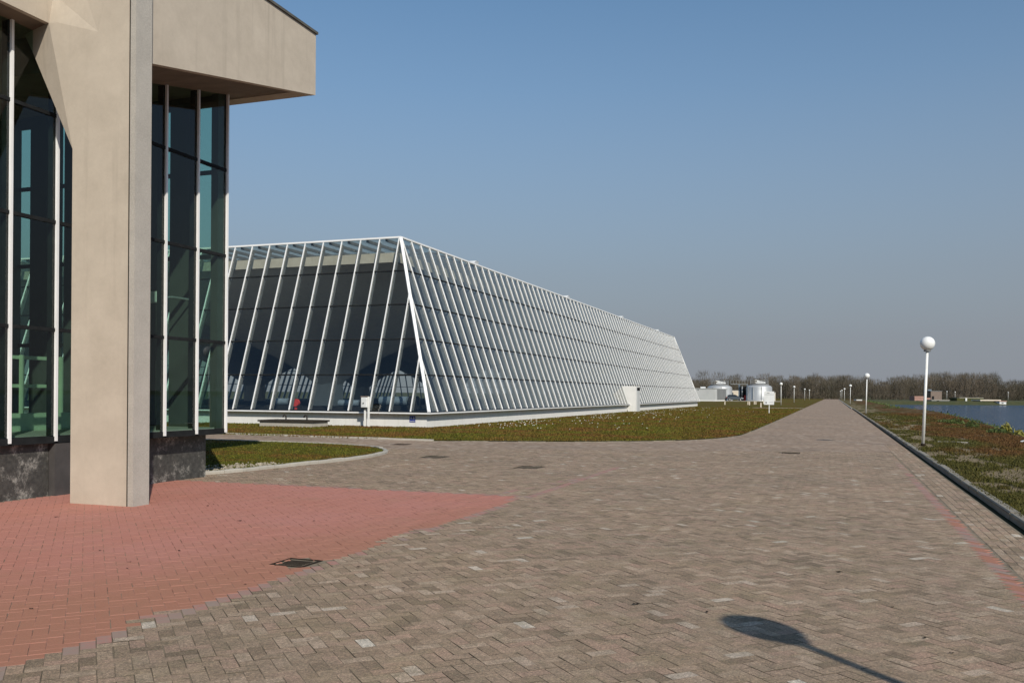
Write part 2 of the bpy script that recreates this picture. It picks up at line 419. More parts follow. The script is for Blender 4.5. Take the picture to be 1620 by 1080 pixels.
# ground: flat land with the lake cut out and a bank down to the lake bed
SH = [(-60, 10.2), (20, 10.0), (40, 10.1), (48, 10.8), (70, 11.8), (100, 13.0), (120, 12.6), (138, 11.4), (200, 11.6), (275, 12.0), (300, 13.0)]
FS = [(14.5, 309), (60, 338), (140, 372), (420, 480)]
g = MB()
T = []  # bank rows: (top point, water-line point)
for y, x in SH: T.append(((x - 3.1, y), (x, y)))
for i, (x, y) in enumerate(FS): T.append(((x - 2.5, y + 5), (x, y)))
T.append(((475, 480), (440, 470))); T.append(((475, -60), (440, -60)))
top = [(a[0], a[1], -.04) for a, b in T]; wat = [(b[0], b[1], WZ - .02) for a, b in T]; bed = [(b[0] + (2 if i < len(SH) else 1), b[1] - (4 if i >= len(SH) else 0), WZ - 1.5) for i, (a, b) in enumerate(T)]
n = len(T); g.add(top + wat + bed, [(i, i+1, n+i+1, n+i) for i in range(n-1)] + [(n+i, n+i+1, 2*n+i+1, 2*n+i) for i in range(n-1)])
k = len(SH)
g.add([(-3000, -60, -.04)] + top[:k] + [(-3000, 316, -.04)], [tuple(range(k + 2))])
g.add([(-3000, 316, -.04)] + top[k-1:k+4] + [(475, 480, -.04), (3000, 480, -.04), (3000, 3500, -.04), (-3000, 3500, -.04)], [tuple(range(10))])
g.add([(475, -60, -.04), (3000, -60, -.04), (3000, 480, -.04), (475, 480, -.04)], [(0, 1, 2, 3)])
g.add([(-3000, -600, -.04), (3000, -600, -.04), (3000, -60, -.04), (-3000, -60, -.04)], [(0, 1, 2, 3)])
ground = g.build('ground', MT['grass_far'], fix=False); tag(ground, kind='structure')
lake = MB().add([(x, y, WZ) for y, x in [(yy, xx - .6) for yy, xx in SH]] + [(x, y + 1, WZ) for x, y in FS] + [(450, 490, WZ), (450, -60, WZ)], [tuple(range(len(SH) + len(FS) + 2))][:1]).build('lake', MT['water'], fix=False)
tag(lake, kind='structure')

# ---- road sheet
KX = 2.17      # foot of the right kerb
road = MB().add([(-70, -12, -.005), (KX + .05, -12, -.005), (KX + .05, 520, -.005), (-70, 520, -.005)], [(0, 1, 2, 3)]).build('road', MT['road'], fix=False)
tag(road, kind='structure')

# ---- herringbone pavers, laid at 45 degrees
PW = .1; J = .0022
c45 = math.cos(R(45.0))
amax = int(34 / PW)
A, B = np.meshgrid(np.arange(-amax, amax), np.arange(-amax, amax), indexing='ij')
A = A.ravel(); B = B.ravel(); K = (A - B) % 4
hm = K == 0; vm = K == 2
cu = np.concatenate([A[hm] + 1.0, A[vm] + .5]) * PW; cv = np.concatenate([B[hm] + .5, B[vm] + 0.0]) * PW
isH = np.concatenate([np.ones(hm.sum(), bool), np.zeros(vm.sum(), bool)])
OX, OY = -4.0, 12.0
px = OX + (cu - cv) * c45; py = OY + (cu + cv) * c45
dep = -SA * px + CA * py; lat = CA * px + SA * py
keep = (dep > 3.0) & (dep < DFAR) & (np.abs(lat) < .78 * dep + 1.2) & (px > -13.2) & (px < 1.62)
ISL0 = [(-34, 15.2), (-12.05, 15.2), (-11.75, 16.6), (-11.55, 19.4), (-11.9, 21.6), (-12.8, 23.4), (-14.2, 24.6), (-16.5, 25.2), (-34, 25.3)]
P2 = np.stack([px, py], 1)
keep &= ~in_poly(P2, ISL0) & ~((px < -11.85) & (py < 14.7))
covers = [(-5.02, 7.68, .38, .38, 'red'), (-9.9, 21.6, .55, .75, 'x'), (-6.55, 19.5, .55, .7, 'x'), (-1.15, 27.5, .5, .6, 'x'), (-13.3, 26.4, .5, .6, 'x')]
for cx_, cy_, sx_, sy_, _ in covers: keep &= ~((np.abs(px - cx_) < sx_ / 2 + .02) & (np.abs(py - cy_) < sy_ / 2 + .02))
px, py, isH, dep, lat = px[keep], py[keep], isH[keep], dep[keep], lat[keep]
N = len(px)
px = px + RNG.normal(0, .0012, N); py = py + RNG.normal(0, .0012, N)
hl = np.where(isH, PW, PW / 2) - J / 2; hw = np.where(isH, PW / 2, PW) - J / 2
ang = R(45)
ux, uy = math.cos(ang), math.sin(ang)
# colour class: 0 grey, 1 red, 2 worn red
redm = (px < -4.78 + .06 * np.sin(py * 3.1) + .05 * np.sin(py * 1.17)) & (py < 13.9)
wob = RNG.random(N)
faint = (~redm) & (((np.abs(px + 4.72) < .06) & (py > 13.9) & (py < 20.5)) | ((np.abs(px + 5.35 - (py - 13.9) * .16) < .06) & (py > 13.9) & (py < 17.5) & (wob < .8)) | ((px < -4.6) & (py < 13.9) & (wob < .55)) | ((px < -4.8) & (py >= 13.9) & (py < 14.05) & (wob < .6)))
stripe = (px > 1.47 + .05 * wob) & (py < 27 - 9 * wob)
cls = np.where(redm, 1, np.where(faint, 2, np.where(stripe, np.where((wob < .45) & (py < 15), 1, 2), 0)))
zt = RNG.normal(0, .0008, N); tx = RNG.normal(0, .004, N); ty = RNG.normal(0, .004, N)
def paver_quads(sel, cham=.0022):
    n = sel.sum(); x, y, a, b, z0, sx, sy = px[sel], py[sel], hl[sel], hw[sel], zt[sel], tx[sel], ty[sel]
    su = np.array([-1, 1, 1, -1]); sv = np.array([-1, -1, 1, 1])
    def ring(da, dz):
        u = su[None] * (a[:, None] - da); v = sv[None] * (b[:, None] - da)
        X = x[:, None] + u * ux - v * uy; Y = y[:, None] + u * uy + v * ux
        Z = z0[:, None] + u * sx[:, None] + v * sy[:, None] + dz
        return np.stack([X, Y, Z], 2)
    t_, m_, b_ = ring(cham, 0), ring(0, -.0016), ring(0, -.016)
    Q = [t_[:, None]]
    V = np.concatenate([t_, m_, b_], 1)      # n,12,3
    return V
def paver_mesh(name, sel, mats, parent):
    V = paver_quads(sel); n = len(V)
    fq = [[0, 1, 2, 3]] + [[4 + i, 4 + (i+1) % 4, (i+1) % 4, i] for i in range(4)] + [[8 + i, 8 + (i+1) % 4, 4 + (i+1) % 4, 4 + i] for i in range(4)]
    fq = np.array(fq)
    idx = (np.arange(n)[:, None, None] * 12 + fq[None]).reshape(-1)
    me = bpy.data.meshes.new(name); me.vertices.add(n * 12); me.vertices.foreach_set('co', V.reshape(-1).astype(np.float32))
    me.loops.add(len(idx)); me.loops.foreach_set('vertex_index', idx.astype(np.int32))
    me.polygons.add(n * 9); me.polygons.foreach_set('loop_start', np.arange(0, n * 36, 4, dtype=np.int32))
    for m in mats: me.materials.append(m)
    mi = np.repeat(cls[sel][:, None], 9, 1); mi[:, 1:] = np.where(cls[sel] == 1, 4, 3)[:, None]
    me.polygons.foreach_set('material_index', mi.reshape(-1).astype(np.int32))
    me.update(calc_edges=True); me.shade_flat()
    o = bpy.data.objects.new(name, me); COL.objects.link(o); o.parent = parent; return o
visible = (np.abs(lat) < .571 * dep + .0) & (dep > 1418 * 1.7 / 458)
order = np.argsort(np.where(visible, dep, 1e9))[:300]
single = np.zeros(N, bool); single[order] = True
pm = [MT['paver'], MT['paver_red'], MT['paver_faint'], MT['joint'], MT['joint_red']]
rest = paver_mesh('paver', ~single, pm, road); rest['kind'] = 'stuff'; rest['label'] = 'paving stones farther along the road'
protos = {}
def proto(h, c):
    if (h, c) not in protos:
        a, b = (PW - J/2, PW/2 - J/2) if h else (PW/2 - J/2, PW - J/2)
        m = MB(); ch = .0022
        r = lambda d, z: [(-a+d, -b+d, z), (a-d, -b+d, z), (a-d, b-d, z), (-a+d, b-d, z)]
        m.add(r(ch, 0) + r(0, -.0016) + r(0, -.05), [(0, 1, 2, 3)] + [(4+i, 4+(i+1)%4, (i+1)%4, i) for i in range(4)] + [(8+i, 8+(i+1)%4, 4+(i+1)%4, 4+i) for i in range(4)])
        m.m = [0] + [1] * 8; protos[(h, c)] = m.mesh('paver', [pm[c], pm[4 if c == 1 else 3]], fix=False)
    return protos[(h, c)]
for i in order:
    o = bpy.data.objects.new('paver', proto(bool(isH[i]), int(cls[i]))); COL.objects.link(o); o.parent = road
    o.location = (px[i], py[i], zt[i]); o.rotation_euler = (tx[i], -ty[i], ang)

# ---- gutter pavers laid straight along the kerb
gut = MB(); rr = random.Random(3)
for c in range(5):
    x0 = 1.68 + c * .1; y = 3.0 + (c % 2) * .105
    while y < 34:
        z = rr.gauss(-.001, .0012); x1 = min(x0 + .098, KX + .02); e = .004
        gut.add([(x0+e, y+e, z), (x1-e, y+e, z), (x1-e, y+.204-e, z), (x0+e, y+.204-e, z), (x0, y, z-.003), (x1, y, z-.003), (x1, y+.204, z-.003), (x0, y+.204, z-.003)],
            [(0,1,2,3), (4,5,1,0), (5,6,2,1), (6,7,3,2), (7,4,0,3)])
        y += .212
go = gut.build('gutter_paver', MT['paver'], road, fix=False, loc=(0, 0, 0)); tag(go, 'paving stones laid straight along the kerb', kind='stuff')

# ---- iron covers in the road
lab = ['dark square drain cover set in the red painted paving', 'dark manhole cover near the rounded tip of the grass island', 'dark round-worn manhole cover in the middle of the wide paving', 'dark manhole cover near the start of the long straight road', 'small dark manhole cover by the lawn kerb in front of the glass hall']
for (cx_, cy_, sx_, sy_, k_), lb in zip(covers, lab):
    r = empty('drain_cover', (cx_, cy_, 0)); tag(r, lb, 'drain cover', 'iron covers in the paving')
    a, b = sx_ / 2, sy_ / 2
    f = MB()
    for x0, x1, y0, y1 in ((-a, a, -b, -b + .03), (-a, a, b - .03, b), (-a, -a + .03, -b + .03, b - .03), (a - .03, a, -b + .03, b - .03)): f.box(x0, x1, y0, y1, -.011, .002)
    f.build('frame', MT['iron'], r, loc=(0, 0, 0))
    pl = MB().box(-a + .034, a - .034, -b + .034, b - .034, -.011, -.006)
    m = 5
    for i in range(m):
        yy = -b + .07 + i * (2 * b - .14) / m
        pl.box(-a + .06, a - .06, yy, yy + .03, -.006, -.002)
    pl.build('grate', MT['iron'], r, loc=(0, 0, 0))

# ---- kerbs
def kerb_line(name, pts, w, h, step, label, z0=-.01, m='pale_concrete', flush=0.0):
    """individual kerb stones along a polyline (left side of the direction is the grass)"""
    root = empty(name, (pts[0][0], pts[0][1], 0)); tag(root, label, kind='structure')
    L = [0.0]
    for a, b in zip(pts[:-1], pts[1:]): L.append(L[-1] + math.hypot(b[0]-a[0], b[1]-a[1]))
    def P(s):
        s = min(max(s, 0), L[-1] - 1e-6)
        for i in range(len(L) - 1):
            if s <= L[i+1]:
                t = (s - L[i]) / max(1e-9, L[i+1] - L[i]); return Vector((pts[i][0] + (pts[i+1][0]-pts[i][0])*t, pts[i][1] + (pts[i+1][1]-pts[i][1])*t, 0))
    s = 0.0; q = random.Random(11)
    while s < L[-1] - .05:
        a, b = P(s + .006), P(min(s + step - .006, L[-1])); d = (b - a).normalized(); nn = Vector((-d.y, d.x, 0))
        dz = q.gauss(0, .004); off = nn * q.gauss(0, .003)
        hh = h + dz; c = .018
        sec = [(0, z0), (0, hh - c), (c, hh), (w - .008, hh), (w, hh - .008), (w, z0)]
        o = MB().prism([a + off + nn * u + Vector((0, 0, v)) for u, v in sec], b - a).build('kerb_stone', MT[m])
        o.parent = root; o.location = -root.location
        s += step
    return root
kr = kerb_line('kerb', [(KX + .14, 120.0), (KX + .14, 4.0)], .14, .10, 1.0, 'low concrete kerb along the right edge of the road', m='kerb')
kf = MB().box(KX, KX + .14, 120.01, 420, -.01, .10).build('kerb_stone', MT['pale_concrete']); kf.parent = kr; kf.location = -kr.location; kf['kind'] = 'stuff'
ISLC = [(-12.0, 14.95), (-11.72, 15.6), (-11.6, 17.2), (-11.25, 19.6), (-11.35, 21.3), (-11.8, 22.8), (-12.9, 24.1), (-14.2, 24.8), (-15.8, 25.15), (-18, 25.25), (-34, 25.3)]
isl = smooth_poly(ISLC, 2)
kerb_line('kerb', isl[:], .13, .07, .5, 'rounded pale kerb round the grass island beside the near building')
LC = [(-60, 29.4), (-23.3, 29.35), (-13.2, 28.55)]
kerb_line('kerb', LC, .16, .055, 1.0, 'pale straight kerb along the front of the big lawn')
LC2 = [(-13.2, 28.55), (-9.2, 29.9), (-6.7, 31.3), (-4.8, 33.3), (-3.75, 36.2), (-3.4, 40.5), (-3.4, 116)]
lc2 = smooth_poly(LC2, 2)
kerb_line('kerb', lc2, .06, .012, 1.0, 'worn flush kerb bending from the lawn into the long road', m='worn_kerb')

# ---- lawns
def sheet(name, poly, z, m):
    o = MB().add([(x, y, z) for x, y in poly], [tuple(range(len(poly)))]).build(name, m, fix=False); tag(o, kind='structure'); return o
island_poly = [(-34, 14.95)] + [(x - .10, y) if x > -12.6 else (x, y - .1) for x, y in isl[:-1]] + [(-34, 25.2)]
sheet('grass_island', island_poly, .045, MT['grass_isl'])
lawn_poly = [(-60, 29.5), (-23.3, 29.48), (-13.3, 28.7)] + [(x - .06, y + .06) for x, y in lc2[1:]] + [(-3.46, 116), (-60, 116)]
sheet('lawn', lawn_poly, .03, MT['grass_lawn'])
sheet('lawn', [(-60, 116.4), (-3.46, 116.4), (-3.46, 500), (-60, 500)], .03, MT['grass_lawn'])
vpts = [(KX + .13, -10)] + [(x - 2.95, y) for y, x in SH] + [(10, 480), (KX + .13, 480)]
_tab = np.random.default_rng(99).random((256, 256))
def vnoise(x, y):
    xi = np.floor(x).astype(int); yi = np.floor(y).astype(int); fx = x - xi; fy = y - yi
    fx = fx * fx * (3 - 2 * fx); fy = fy * fy * (3 - 2 * fy); g_ = lambda a, b: _tab[a % 256, b % 256]
    return (g_(xi, yi) * (1 - fx) + g_(xi + 1, yi) * fx) * (1 - fy) + (g_(xi, yi + 1) * (1 - fx) + g_(xi + 1, yi + 1) * fx) * fy
def fbm(x, y, o=4):
    v = 0; a = .5
    for k in range(o): v = v + a * vnoise(x * 2 ** k + 17 * k, y * 2 ** k + 5 * k); a *= .5
    return v / (1 - .5 ** o)
def bare(x, y):       # 1 where the verge is worn to sandy soil, mostly in a band beside the kerb
    band = np.exp(-((x - 3.3 - .5 * np.sin(y * .13)) / 1.15) ** 2)
    return np.clip((fbm(x * 2.1, y * .75, 5) + .19 * band - .60) * 7, 0, 1)
def redness(x, y):    # brown-red growth farther from the kerb, green near it
    return np.clip((fbm(x * .5 + 40, y * .17 + 9) - .5) * 4 + np.clip((x - 4.6) * .55, -.45, .75) + .25, 0, 1)
yg = np.concatenate([np.arange(-6, 60, .22), np.arange(60, 480, 1.4)]); nxg = 44
vx = [p_[0] for p_ in vpts[1:-1]]; vy = [p_[1] for p_ in vpts[1:-1]]
xe = np.interp(yg, vy, vx); tg = np.linspace(0, 1, nxg) ** 1.25
Xg = (KX + .13) + (xe[:, None] - KX - .13) * tg[None]; Yg = np.repeat(yg[:, None], nxg, 1)
Zg = .075 + .05 * (fbm(Xg * .8, Yg * .5) - .5) - .03 * bare(Xg, Yg); Zg[:, 0] = .08
vv = np.stack([Xg, Yg, Zg], 2).reshape(-1, 3)
me = bpy.data.meshes.new('verge')
fi = [(j*nxg+i, j*nxg+i+1, (j+1)*nxg+i+1, (j+1)*nxg+i) for j in range(len(yg)-1) for i in range(nxg-1)]
me.from_pydata(vv.tolist(), [], fi)
for nm, fn in (('bare', bare), ('redness', redness)):
    at = me.attributes.new(nm, 'FLOAT', 'POINT'); at.data.foreach_set('value', fn(vv[:, 0], vv[:, 1]).astype(np.float32))
me.polygons.foreach_set('use_smooth', [True] * len(fi)); me.materials.append(MT['grass_verge']); me.update()
verge = link('verge', me); tag(verge, kind='structure')
pk = MB().box(-9.5, -3.46, 116.02, 116.38, .0, .075).build('path_edging', MT['pale_concrete']); tag(pk, kind='structure')

def blades(name, poly, n, dens, h, z, m, label):
    P = np.array(poly); lo, hi = P.min(0), P.max(0); pts = []
    tot = 0
    while tot < n:
        q = RNG.random((n * 2, 2)) * (hi - lo) + lo
        q = q[in_poly(q, poly)]; d = -SA * q[:, 0] + CA * q[:, 1]; l = CA * q[:, 0] + SA * q[:, 1]
        q = q[(RNG.random(len(q)) < dens(q, d)) & (d > 4) & (np.abs(l) < .75 * d + 2)]
        pts.append(q); tot += len(q)
        if len(q) == 0: break
    q = np.concatenate(pts)[:n]; n = len(q)
    a = RNG.random(n) * 2 * np.pi; hh = h * RNG.uniform(.4, 1.3, n); w = .004 + .0006 * (-SA * q[:, 0] + CA * q[:, 1])
    w = w * RNG.uniform(.6, 1.3, n)
    b = RNG.random(n) * 2 * np.pi; lean = hh * RNG.uniform(.2, .9, n)
    V = np.zeros((n, 3, 3))
    V[:, 0, 0] = q[:, 0] - np.cos(a) * w; V[:, 0, 1] = q[:, 1] - np.sin(a) * w
    V[:, 1, 0] = q[:, 0] + np.cos(a) * w; V[:, 1, 1] = q[:, 1] + np.sin(a) * w
    V[:, :2, 2] = z - .005
    V[:, 2, 0] = q[:, 0] + np.cos(b) * lean; V[:, 2, 1] = q[:, 1] + np.sin(b) * lean; V[:, 2, 2] = z + hh
    o = trimesh(name, V, m); tag(o, label, 'grass', kind='stuff')
    if m is MT['blade_verge']:
        at = o.data.attributes.new('redness', 'FLOAT', 'POINT'); at.data.foreach_set('value', np.repeat(redness(q[:, 0], q[:, 1]), 3).astype(np.float32))
    return o
blades('grass', island_poly, 60000, lambda q, d: np.clip(1.2 - (d - 15) / 14, .15, 1), .03, .045, MT['blade_isl'], 'short green grass on the rounded island')
blades('grass', [(-33, 28.9)] + lawn_poly[2:-2] + [(-3.46, 115.8), (-18, 115.8), (-18, 38.8), (-33, 38.8)], 130000, lambda q, d: np.clip((34 / d) ** 1.5, .02, 1), .05, .03, MT['blade_lawn'], 'brown and green grass of the lawn before the glass hall')
blades('grass', [(2.36, 6), (7.0, 6), (7.0, 40), (8.8, 70), (9.6, 90), (2.36, 90)], 130000, lambda q, d: np.clip((16 / d) ** 2, .02, 1) * np.clip(1.0 - 1.5 * bare(q[:, 0], q[:, 1]), .05, 1), .05, .07, MT['blade_verge'], 'brown and green rough grass on the verge by the lake')

# ---- daisies on the lawn beside the plinth
nd = 800
dy = 39 + (RNG.random(nd) ** 1.3) * 75; dx = -17.9 + np.abs(RNG.normal(0, 3.6, nd)); dx = np.clip(dx, -17.8, -4.5)
keepd = (np.sin(dx * 1.3 + dy * .35) + np.sin(dy * .8 - dx * .7) + RNG.normal(0, .7, nd)) > .1
dx, dy = dx[keepd], dy[keepd]; nd = len(dx); rr_ = RNG.uniform(.012, .026, nd); V = np.zeros((nd, 4, 3))
for i, (a, b) in enumerate(((-1, 0), (0, -1), (1, 0), (0, 1))):
    V[:, i, 0] = dx + a * rr_; V[:, i, 1] = dy + b * rr_; V[:, i, 2] = .085 + .02 * b
tag(trimesh('daisies', V, MT['petal']), 'white daisies scattered over the lawn beside the glass hall', 'flowers', kind='stuff')

# ---- pebbles at the foot of the island
pb = MB(); q = random.Random(5)
for i in range(260):
    t = q.random() ** 1.4; x = -12.05 + t * .3 - q.random() * .5 - (.0 if q.random() < .8 else .6); y = 15.05 + t * 2.4 + q.gauss(0, .1); r = q.uniform(.015, .05)
    pts = [(x + r*q.uniform(.7,1.3), y, .06), (x, y + r*q.uniform(.7,1.3), .06), (x - r, y, .06), (x, y - r, .06), (x, y, .06 + r * .9), (x, y, .03)]
    pb.add(pts, [(0,1,4),(1,2,4),(2,3,4),(3,0,4),(1,0,5),(2,1,5),(3,2,5),(0,3,5)])
tag(pb.build('gravel', MT['pebble']), 'loose pale pebbles at the corner of the grass island', 'gravel', kind='stuff')

# ================================================================== NEAR CONCRETE BUILDING
nb = empty('concrete_building', (-11.75, 10.0, 0))
tag(nb, 'tan concrete building with tall teal windows and overhanging roof at the red paving', 'building')
GX, GY = -11.4, 14.86
# column
cm = MB()
cm.box(-10.79, -9.722, 10.45, 10.80, -.02, 5.32)
C_, R5, M_, R9 = (-10.79,10.45,5.32), (-9.722,10.45,5.32), (-10.32,10.45,7.02), (-9.722,10.45,9.0)
A_, B_, D_, E_ = (-11.27,10.45,7.27), (-11.10,10.45,7.26), (-11.75,10.60,6.93), (-12.06,10.70,7.32)
T_ = (-11.27,10.53,7.75); T9 = (-11.27,10.62,9.0)
Cb, Eb, Rb5, Rb9 = (-10.79,10.80,5.32), (-12.06,10.80,7.32), (-9.722,10.80,5.32), (-9.722,10.80,9.0)
cm.add([C_, R5, M_, R9, A_, B_, D_, E_, T_, T9, Cb, Eb, Rb5, Rb9],
    [(0,1,2),(1,3,2),(0,2,5),(0,5,4,6),(5,2,8),(4,5,8),(2,3,9,8),(6,4,7),(0,6,10),(6,7,11,10),(10,11,9,13,12),(1,12,13,3),(3,13,9),(4,8,9,11,7)])
wpart(cm, 'column', MT['concrete'], nb)
wpart(MB().box(-9.72, -9.62, 10.462, 10.79, -.02, 9.0), 'column_strip', MT['aggregate'], nb)['label'] = 'grey exposed aggregate strip down the side of the column'
wpart(MB().box(-9.726, -9.7185, 10.447, 10.465, 0, 9.0), 'joint', MT['lid'], nb)
# roof fascia on the far side of the column: tapering out to the end
FX0, FX1 = -9.9, -10.02; YE = 15.72; ZB0, ZB1, ZT = 6.66, 7.69, 8.92
wpart(MB().prism([(FX1, 10.79, ZB0), (FX1, YE, ZB1), (FX1, YE, ZT), (FX1, 10.79, ZT)], (FX0 - FX1, 0, 0)), 'fascia', MT['concrete'], nb)
wpart(MB().box(-23, FX1 - .002, YE - .3, YE - .002, ZB1 + .003, ZT - .003), 'end_fascia', MT['concrete'], nb)
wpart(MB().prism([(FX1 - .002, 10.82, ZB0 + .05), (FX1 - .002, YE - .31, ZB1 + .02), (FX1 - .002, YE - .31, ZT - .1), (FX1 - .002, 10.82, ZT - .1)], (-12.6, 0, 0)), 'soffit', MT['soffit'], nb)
wpart(MB().box(-23.02, FX0 + .035, 10.83, YE + .035, ZT + .002, ZT + .05), 'coping', MT['roof'], nb)
# beam over the windows on the near side of the column
wpart(MB().box(-11.36, -11.275, 2.0, 10.78, 7.275, 9.0), 'beam', MT['concrete'], nb)
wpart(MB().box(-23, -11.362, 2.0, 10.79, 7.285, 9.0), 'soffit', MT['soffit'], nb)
# plinth in stone panels
ps = [2.0, 3.4, 4.8, 6.2, 7.6, 9.0]
ps = [2.0, 4.2, 6.6, 9.0, 11.05]
for a, b in zip(ps[:-1], ps[1:]):
    wpart(MB().box(-12.1, -11.86, a + .004, b - .004, -.02, .84), 'stone_panel', MT['stone'], nb)
wpart(MB().box(-12.1, -11.74, 11.06, 12.55, -.02, .84), 'stone_panel', MT['stone_plain'], nb)
wpart(MB().box(-12.1, -11.70, 12.555, 14.68, -.02, .84), 'stone_panel', MT['stone'], nb)
wpart(MB().box(-22.5, -12.102, 2.0, 14.675, -.02, .83), 'base', MT['stone_plain'], nb)
# sill and floor
GL = -11.76                      # glass plane of the recessed bay on the near side of the column
wpart(MB().box(-22.8, GX + .02, 11.96, GY + .02, .85, .955), 'sill', MT['dark'], nb)
wpart(MB().box(-22.8, GL + .03, 2.0, 11.95, .85, .955), 'sill', MT['dark'], nb)
wpart(MB().box(-22.4, GX - .05, 12.22, GY - .24, .957, .985), 'floor', MT['floor_in'], nb)
wpart(MB().box(-22.4, GL - .15, 2.2, 12.21, .957, .985), 'floor', MT['floor_in'], nb)
zs = [.97, 2.66, 4.38, 6.08, 7.74]
def bay(gx, ys, t_):
    for i, y in enumerate(ys):
        wpart(MB().box(gx + .012, gx + .055, y - .021, y + .021, .88, t_), 'mullion', MT['alu'], nb)
        wpart(MB().box(gx - .14, gx - .012, y - .025, y + .025, .97, t_), 'window_post', MT['dark'], nb)
    for z in zs[1:4]:
        wpart(MB().box(gx - .05, gx + .03, ys[-1], ys[0], z - .028, z + .028), 'transom', MT['dark'], nb)
    for i in range(len(ys) - 1):
        for j in range(4):
            wpart(MB().box(gx - .008, gx + .008, ys[i+1] + .028, ys[i] - .028, zs[j] + (.03 if j else 0), zs[j+1] - .03), 'pane', MT['glass_near'], nb)
bay(GX, [GY - i * .865 for i in range(4)], 7.8)
bay(GL, [11.92 - i * .86 for i in range(11)], 7.3)
wpart(MB().box(GL - .1, GX - .012, 11.95, 12.2, .96, 7.8), 'window_post', MT['dark'], nb)
# far end wall: dark panels with glazed slits
sl_ = [(-11.42, -11.58, 0), (-11.58, -12.03, 1), (-12.03, -12.58, 0), (-12.58, -12.86, 1), (-12.86, -15.33, 0), (-15.33, -15.6, 1), (-15.6, -16.28, 0), (-16.28, -16.78, 1), (-16.78, -22.4, 0)]
for a, b, gl in sl_:
    if gl:
        for z0, z1 in ((1.0, 2.62), (2.7, 4.34), (4.42, 6.02), (6.1, 7.36)):
            wpart(MB().box(b + .004, a - .004, GY - .03, GY - .014, z0, z1), 'pane', MT['glass_near'], nb)
        for z in (2.66, 4.38, 6.06):
            wpart(MB().box(b + .003, a - .003, GY - .06, GY, z - .039, z + .039), 'transom', MT['dark'], nb)
        wpart(MB().box(b + .003, a - .003, GY - .06, GY, 7.364, 7.9), 'wall_panel', MT['dark_panel'], nb)
    else:
        wpart(MB().box(b, a, GY - .22, GY, .96, 7.9), 'wall_panel', MT['dark_panel'], nb)
wpart(MB().box(-22.6, -22.4, 2.0, GY, .96, 7.9), 'back_wall', MT['dark_panel'], nb)
wpart(MB().box(-22.4, GX - .2, 2.0, 2.2, .96, 7.9), 'back_wall', MT['dark_panel'], nb)
for x, y in ((-15.0, 12.4), (-14.4, 9.0), (-17.5, 11.0)):
    wpart(MB().box(x - .2, x + .2, y - .2, y + .2, .985, 7.3), 'inner_column', MT['concrete_in'], nb)
# railing seen inside
rl = empty('railing', (-13.4, 11.6, .985)); tag(rl, 'pale green railing on a low pale base inside the teal windows', 'railing')
for y in (-1.4, -.55, .3, 1.15): MB().box(-.03, .03, y - .03, y + .03, .30, 1.32).build('post', MT['rail_green'], rl, loc=(0, 0, 0))
for z in (.78, 1.28): MB().box(-.025, .025, -1.369, 1.119, z - .03, z + .03).build('rail', MT['rail_green'], rl, loc=(-.056, 0, 0))
MB().box(-.2, .2, -1.5, 1.3, 0, .298).build('base', MT['rail_green'], rl, loc=(0, 0, 0))
fl = empty('floodlight', (-12.0, 13.55, 3.45)); tag(fl, 'small white floodlight inside the corner window of the near building', 'lamp')
MB().box(-.16, .16, -.05, .1, -.1, .1).build('housing', MT['white_sign'], fl, loc=(0, 0, 0)); MB().tube([(0, .1, 0), (0, .5, .05), (0, 1.06, .05)], .02).build('arm', MT['galv'], fl, loc=(0, 0, 0))

# ================================================================== GLASS HALL
HX0, HX1, HY0, HY1 = -67.0, -18.0, 38.6, 129.6     # glass foot
HZ, HH, IN = .76, 8.92, 3.14
gh = empty('glass_hall', (-42, 84, 0)); tag(gh, 'long hall with sloping glass walls and white mullions on a white plinth', 'building')
SP = 1.125
class Fac:
    def __init__(s, P, Q, nin):
        s.P, s.Q, s.n = Vector(P), Vector(Q), Vector(nin); s.L = (s.Q - s.P).length; s.d = (s.Q - s.P).normalized()
        up = (s.n * IN + Vector((0, 0, HH))).normalized(); s.up = up
        s.out = s.d.cross(up);
        if s.out.dot(s.n) > 0: s.out = -s.out
    def pt(s, a, v): return s.P + s.d * a + s.n * (IN * v) + Vector((0, 0, HZ + HH * v))
fac = {'side': Fac((HX1, HY0, 0), (HX1, HY1, 0), (-1, 0, 0)), 'end': Fac((HX1, HY0, 0), (HX0, HY0, 0), (0, 1, 0)),
       'back': Fac((HX0, HY0, 0), (HX0, HY1, 0), (1, 0, 0)), 'far': Fac((HX1, HY1, 0), (HX0, HY1, 0), (0, -1, 0))}
def clip(poly, f):
    out = []
    for i in range(len(poly)):
        a, b = poly[i], poly[(i+1) % len(poly)]; fa, fb = f(a), f(b)
        if fa >= 0: out.append(a)
        if (fa >= 0) != (fb >= 0):
            t = fa / (fa - fb); out.append((a[0] + (b[0]-a[0])*t, a[1] + (b[1]-a[1])*t))
    return out
NR = 5; cand = []
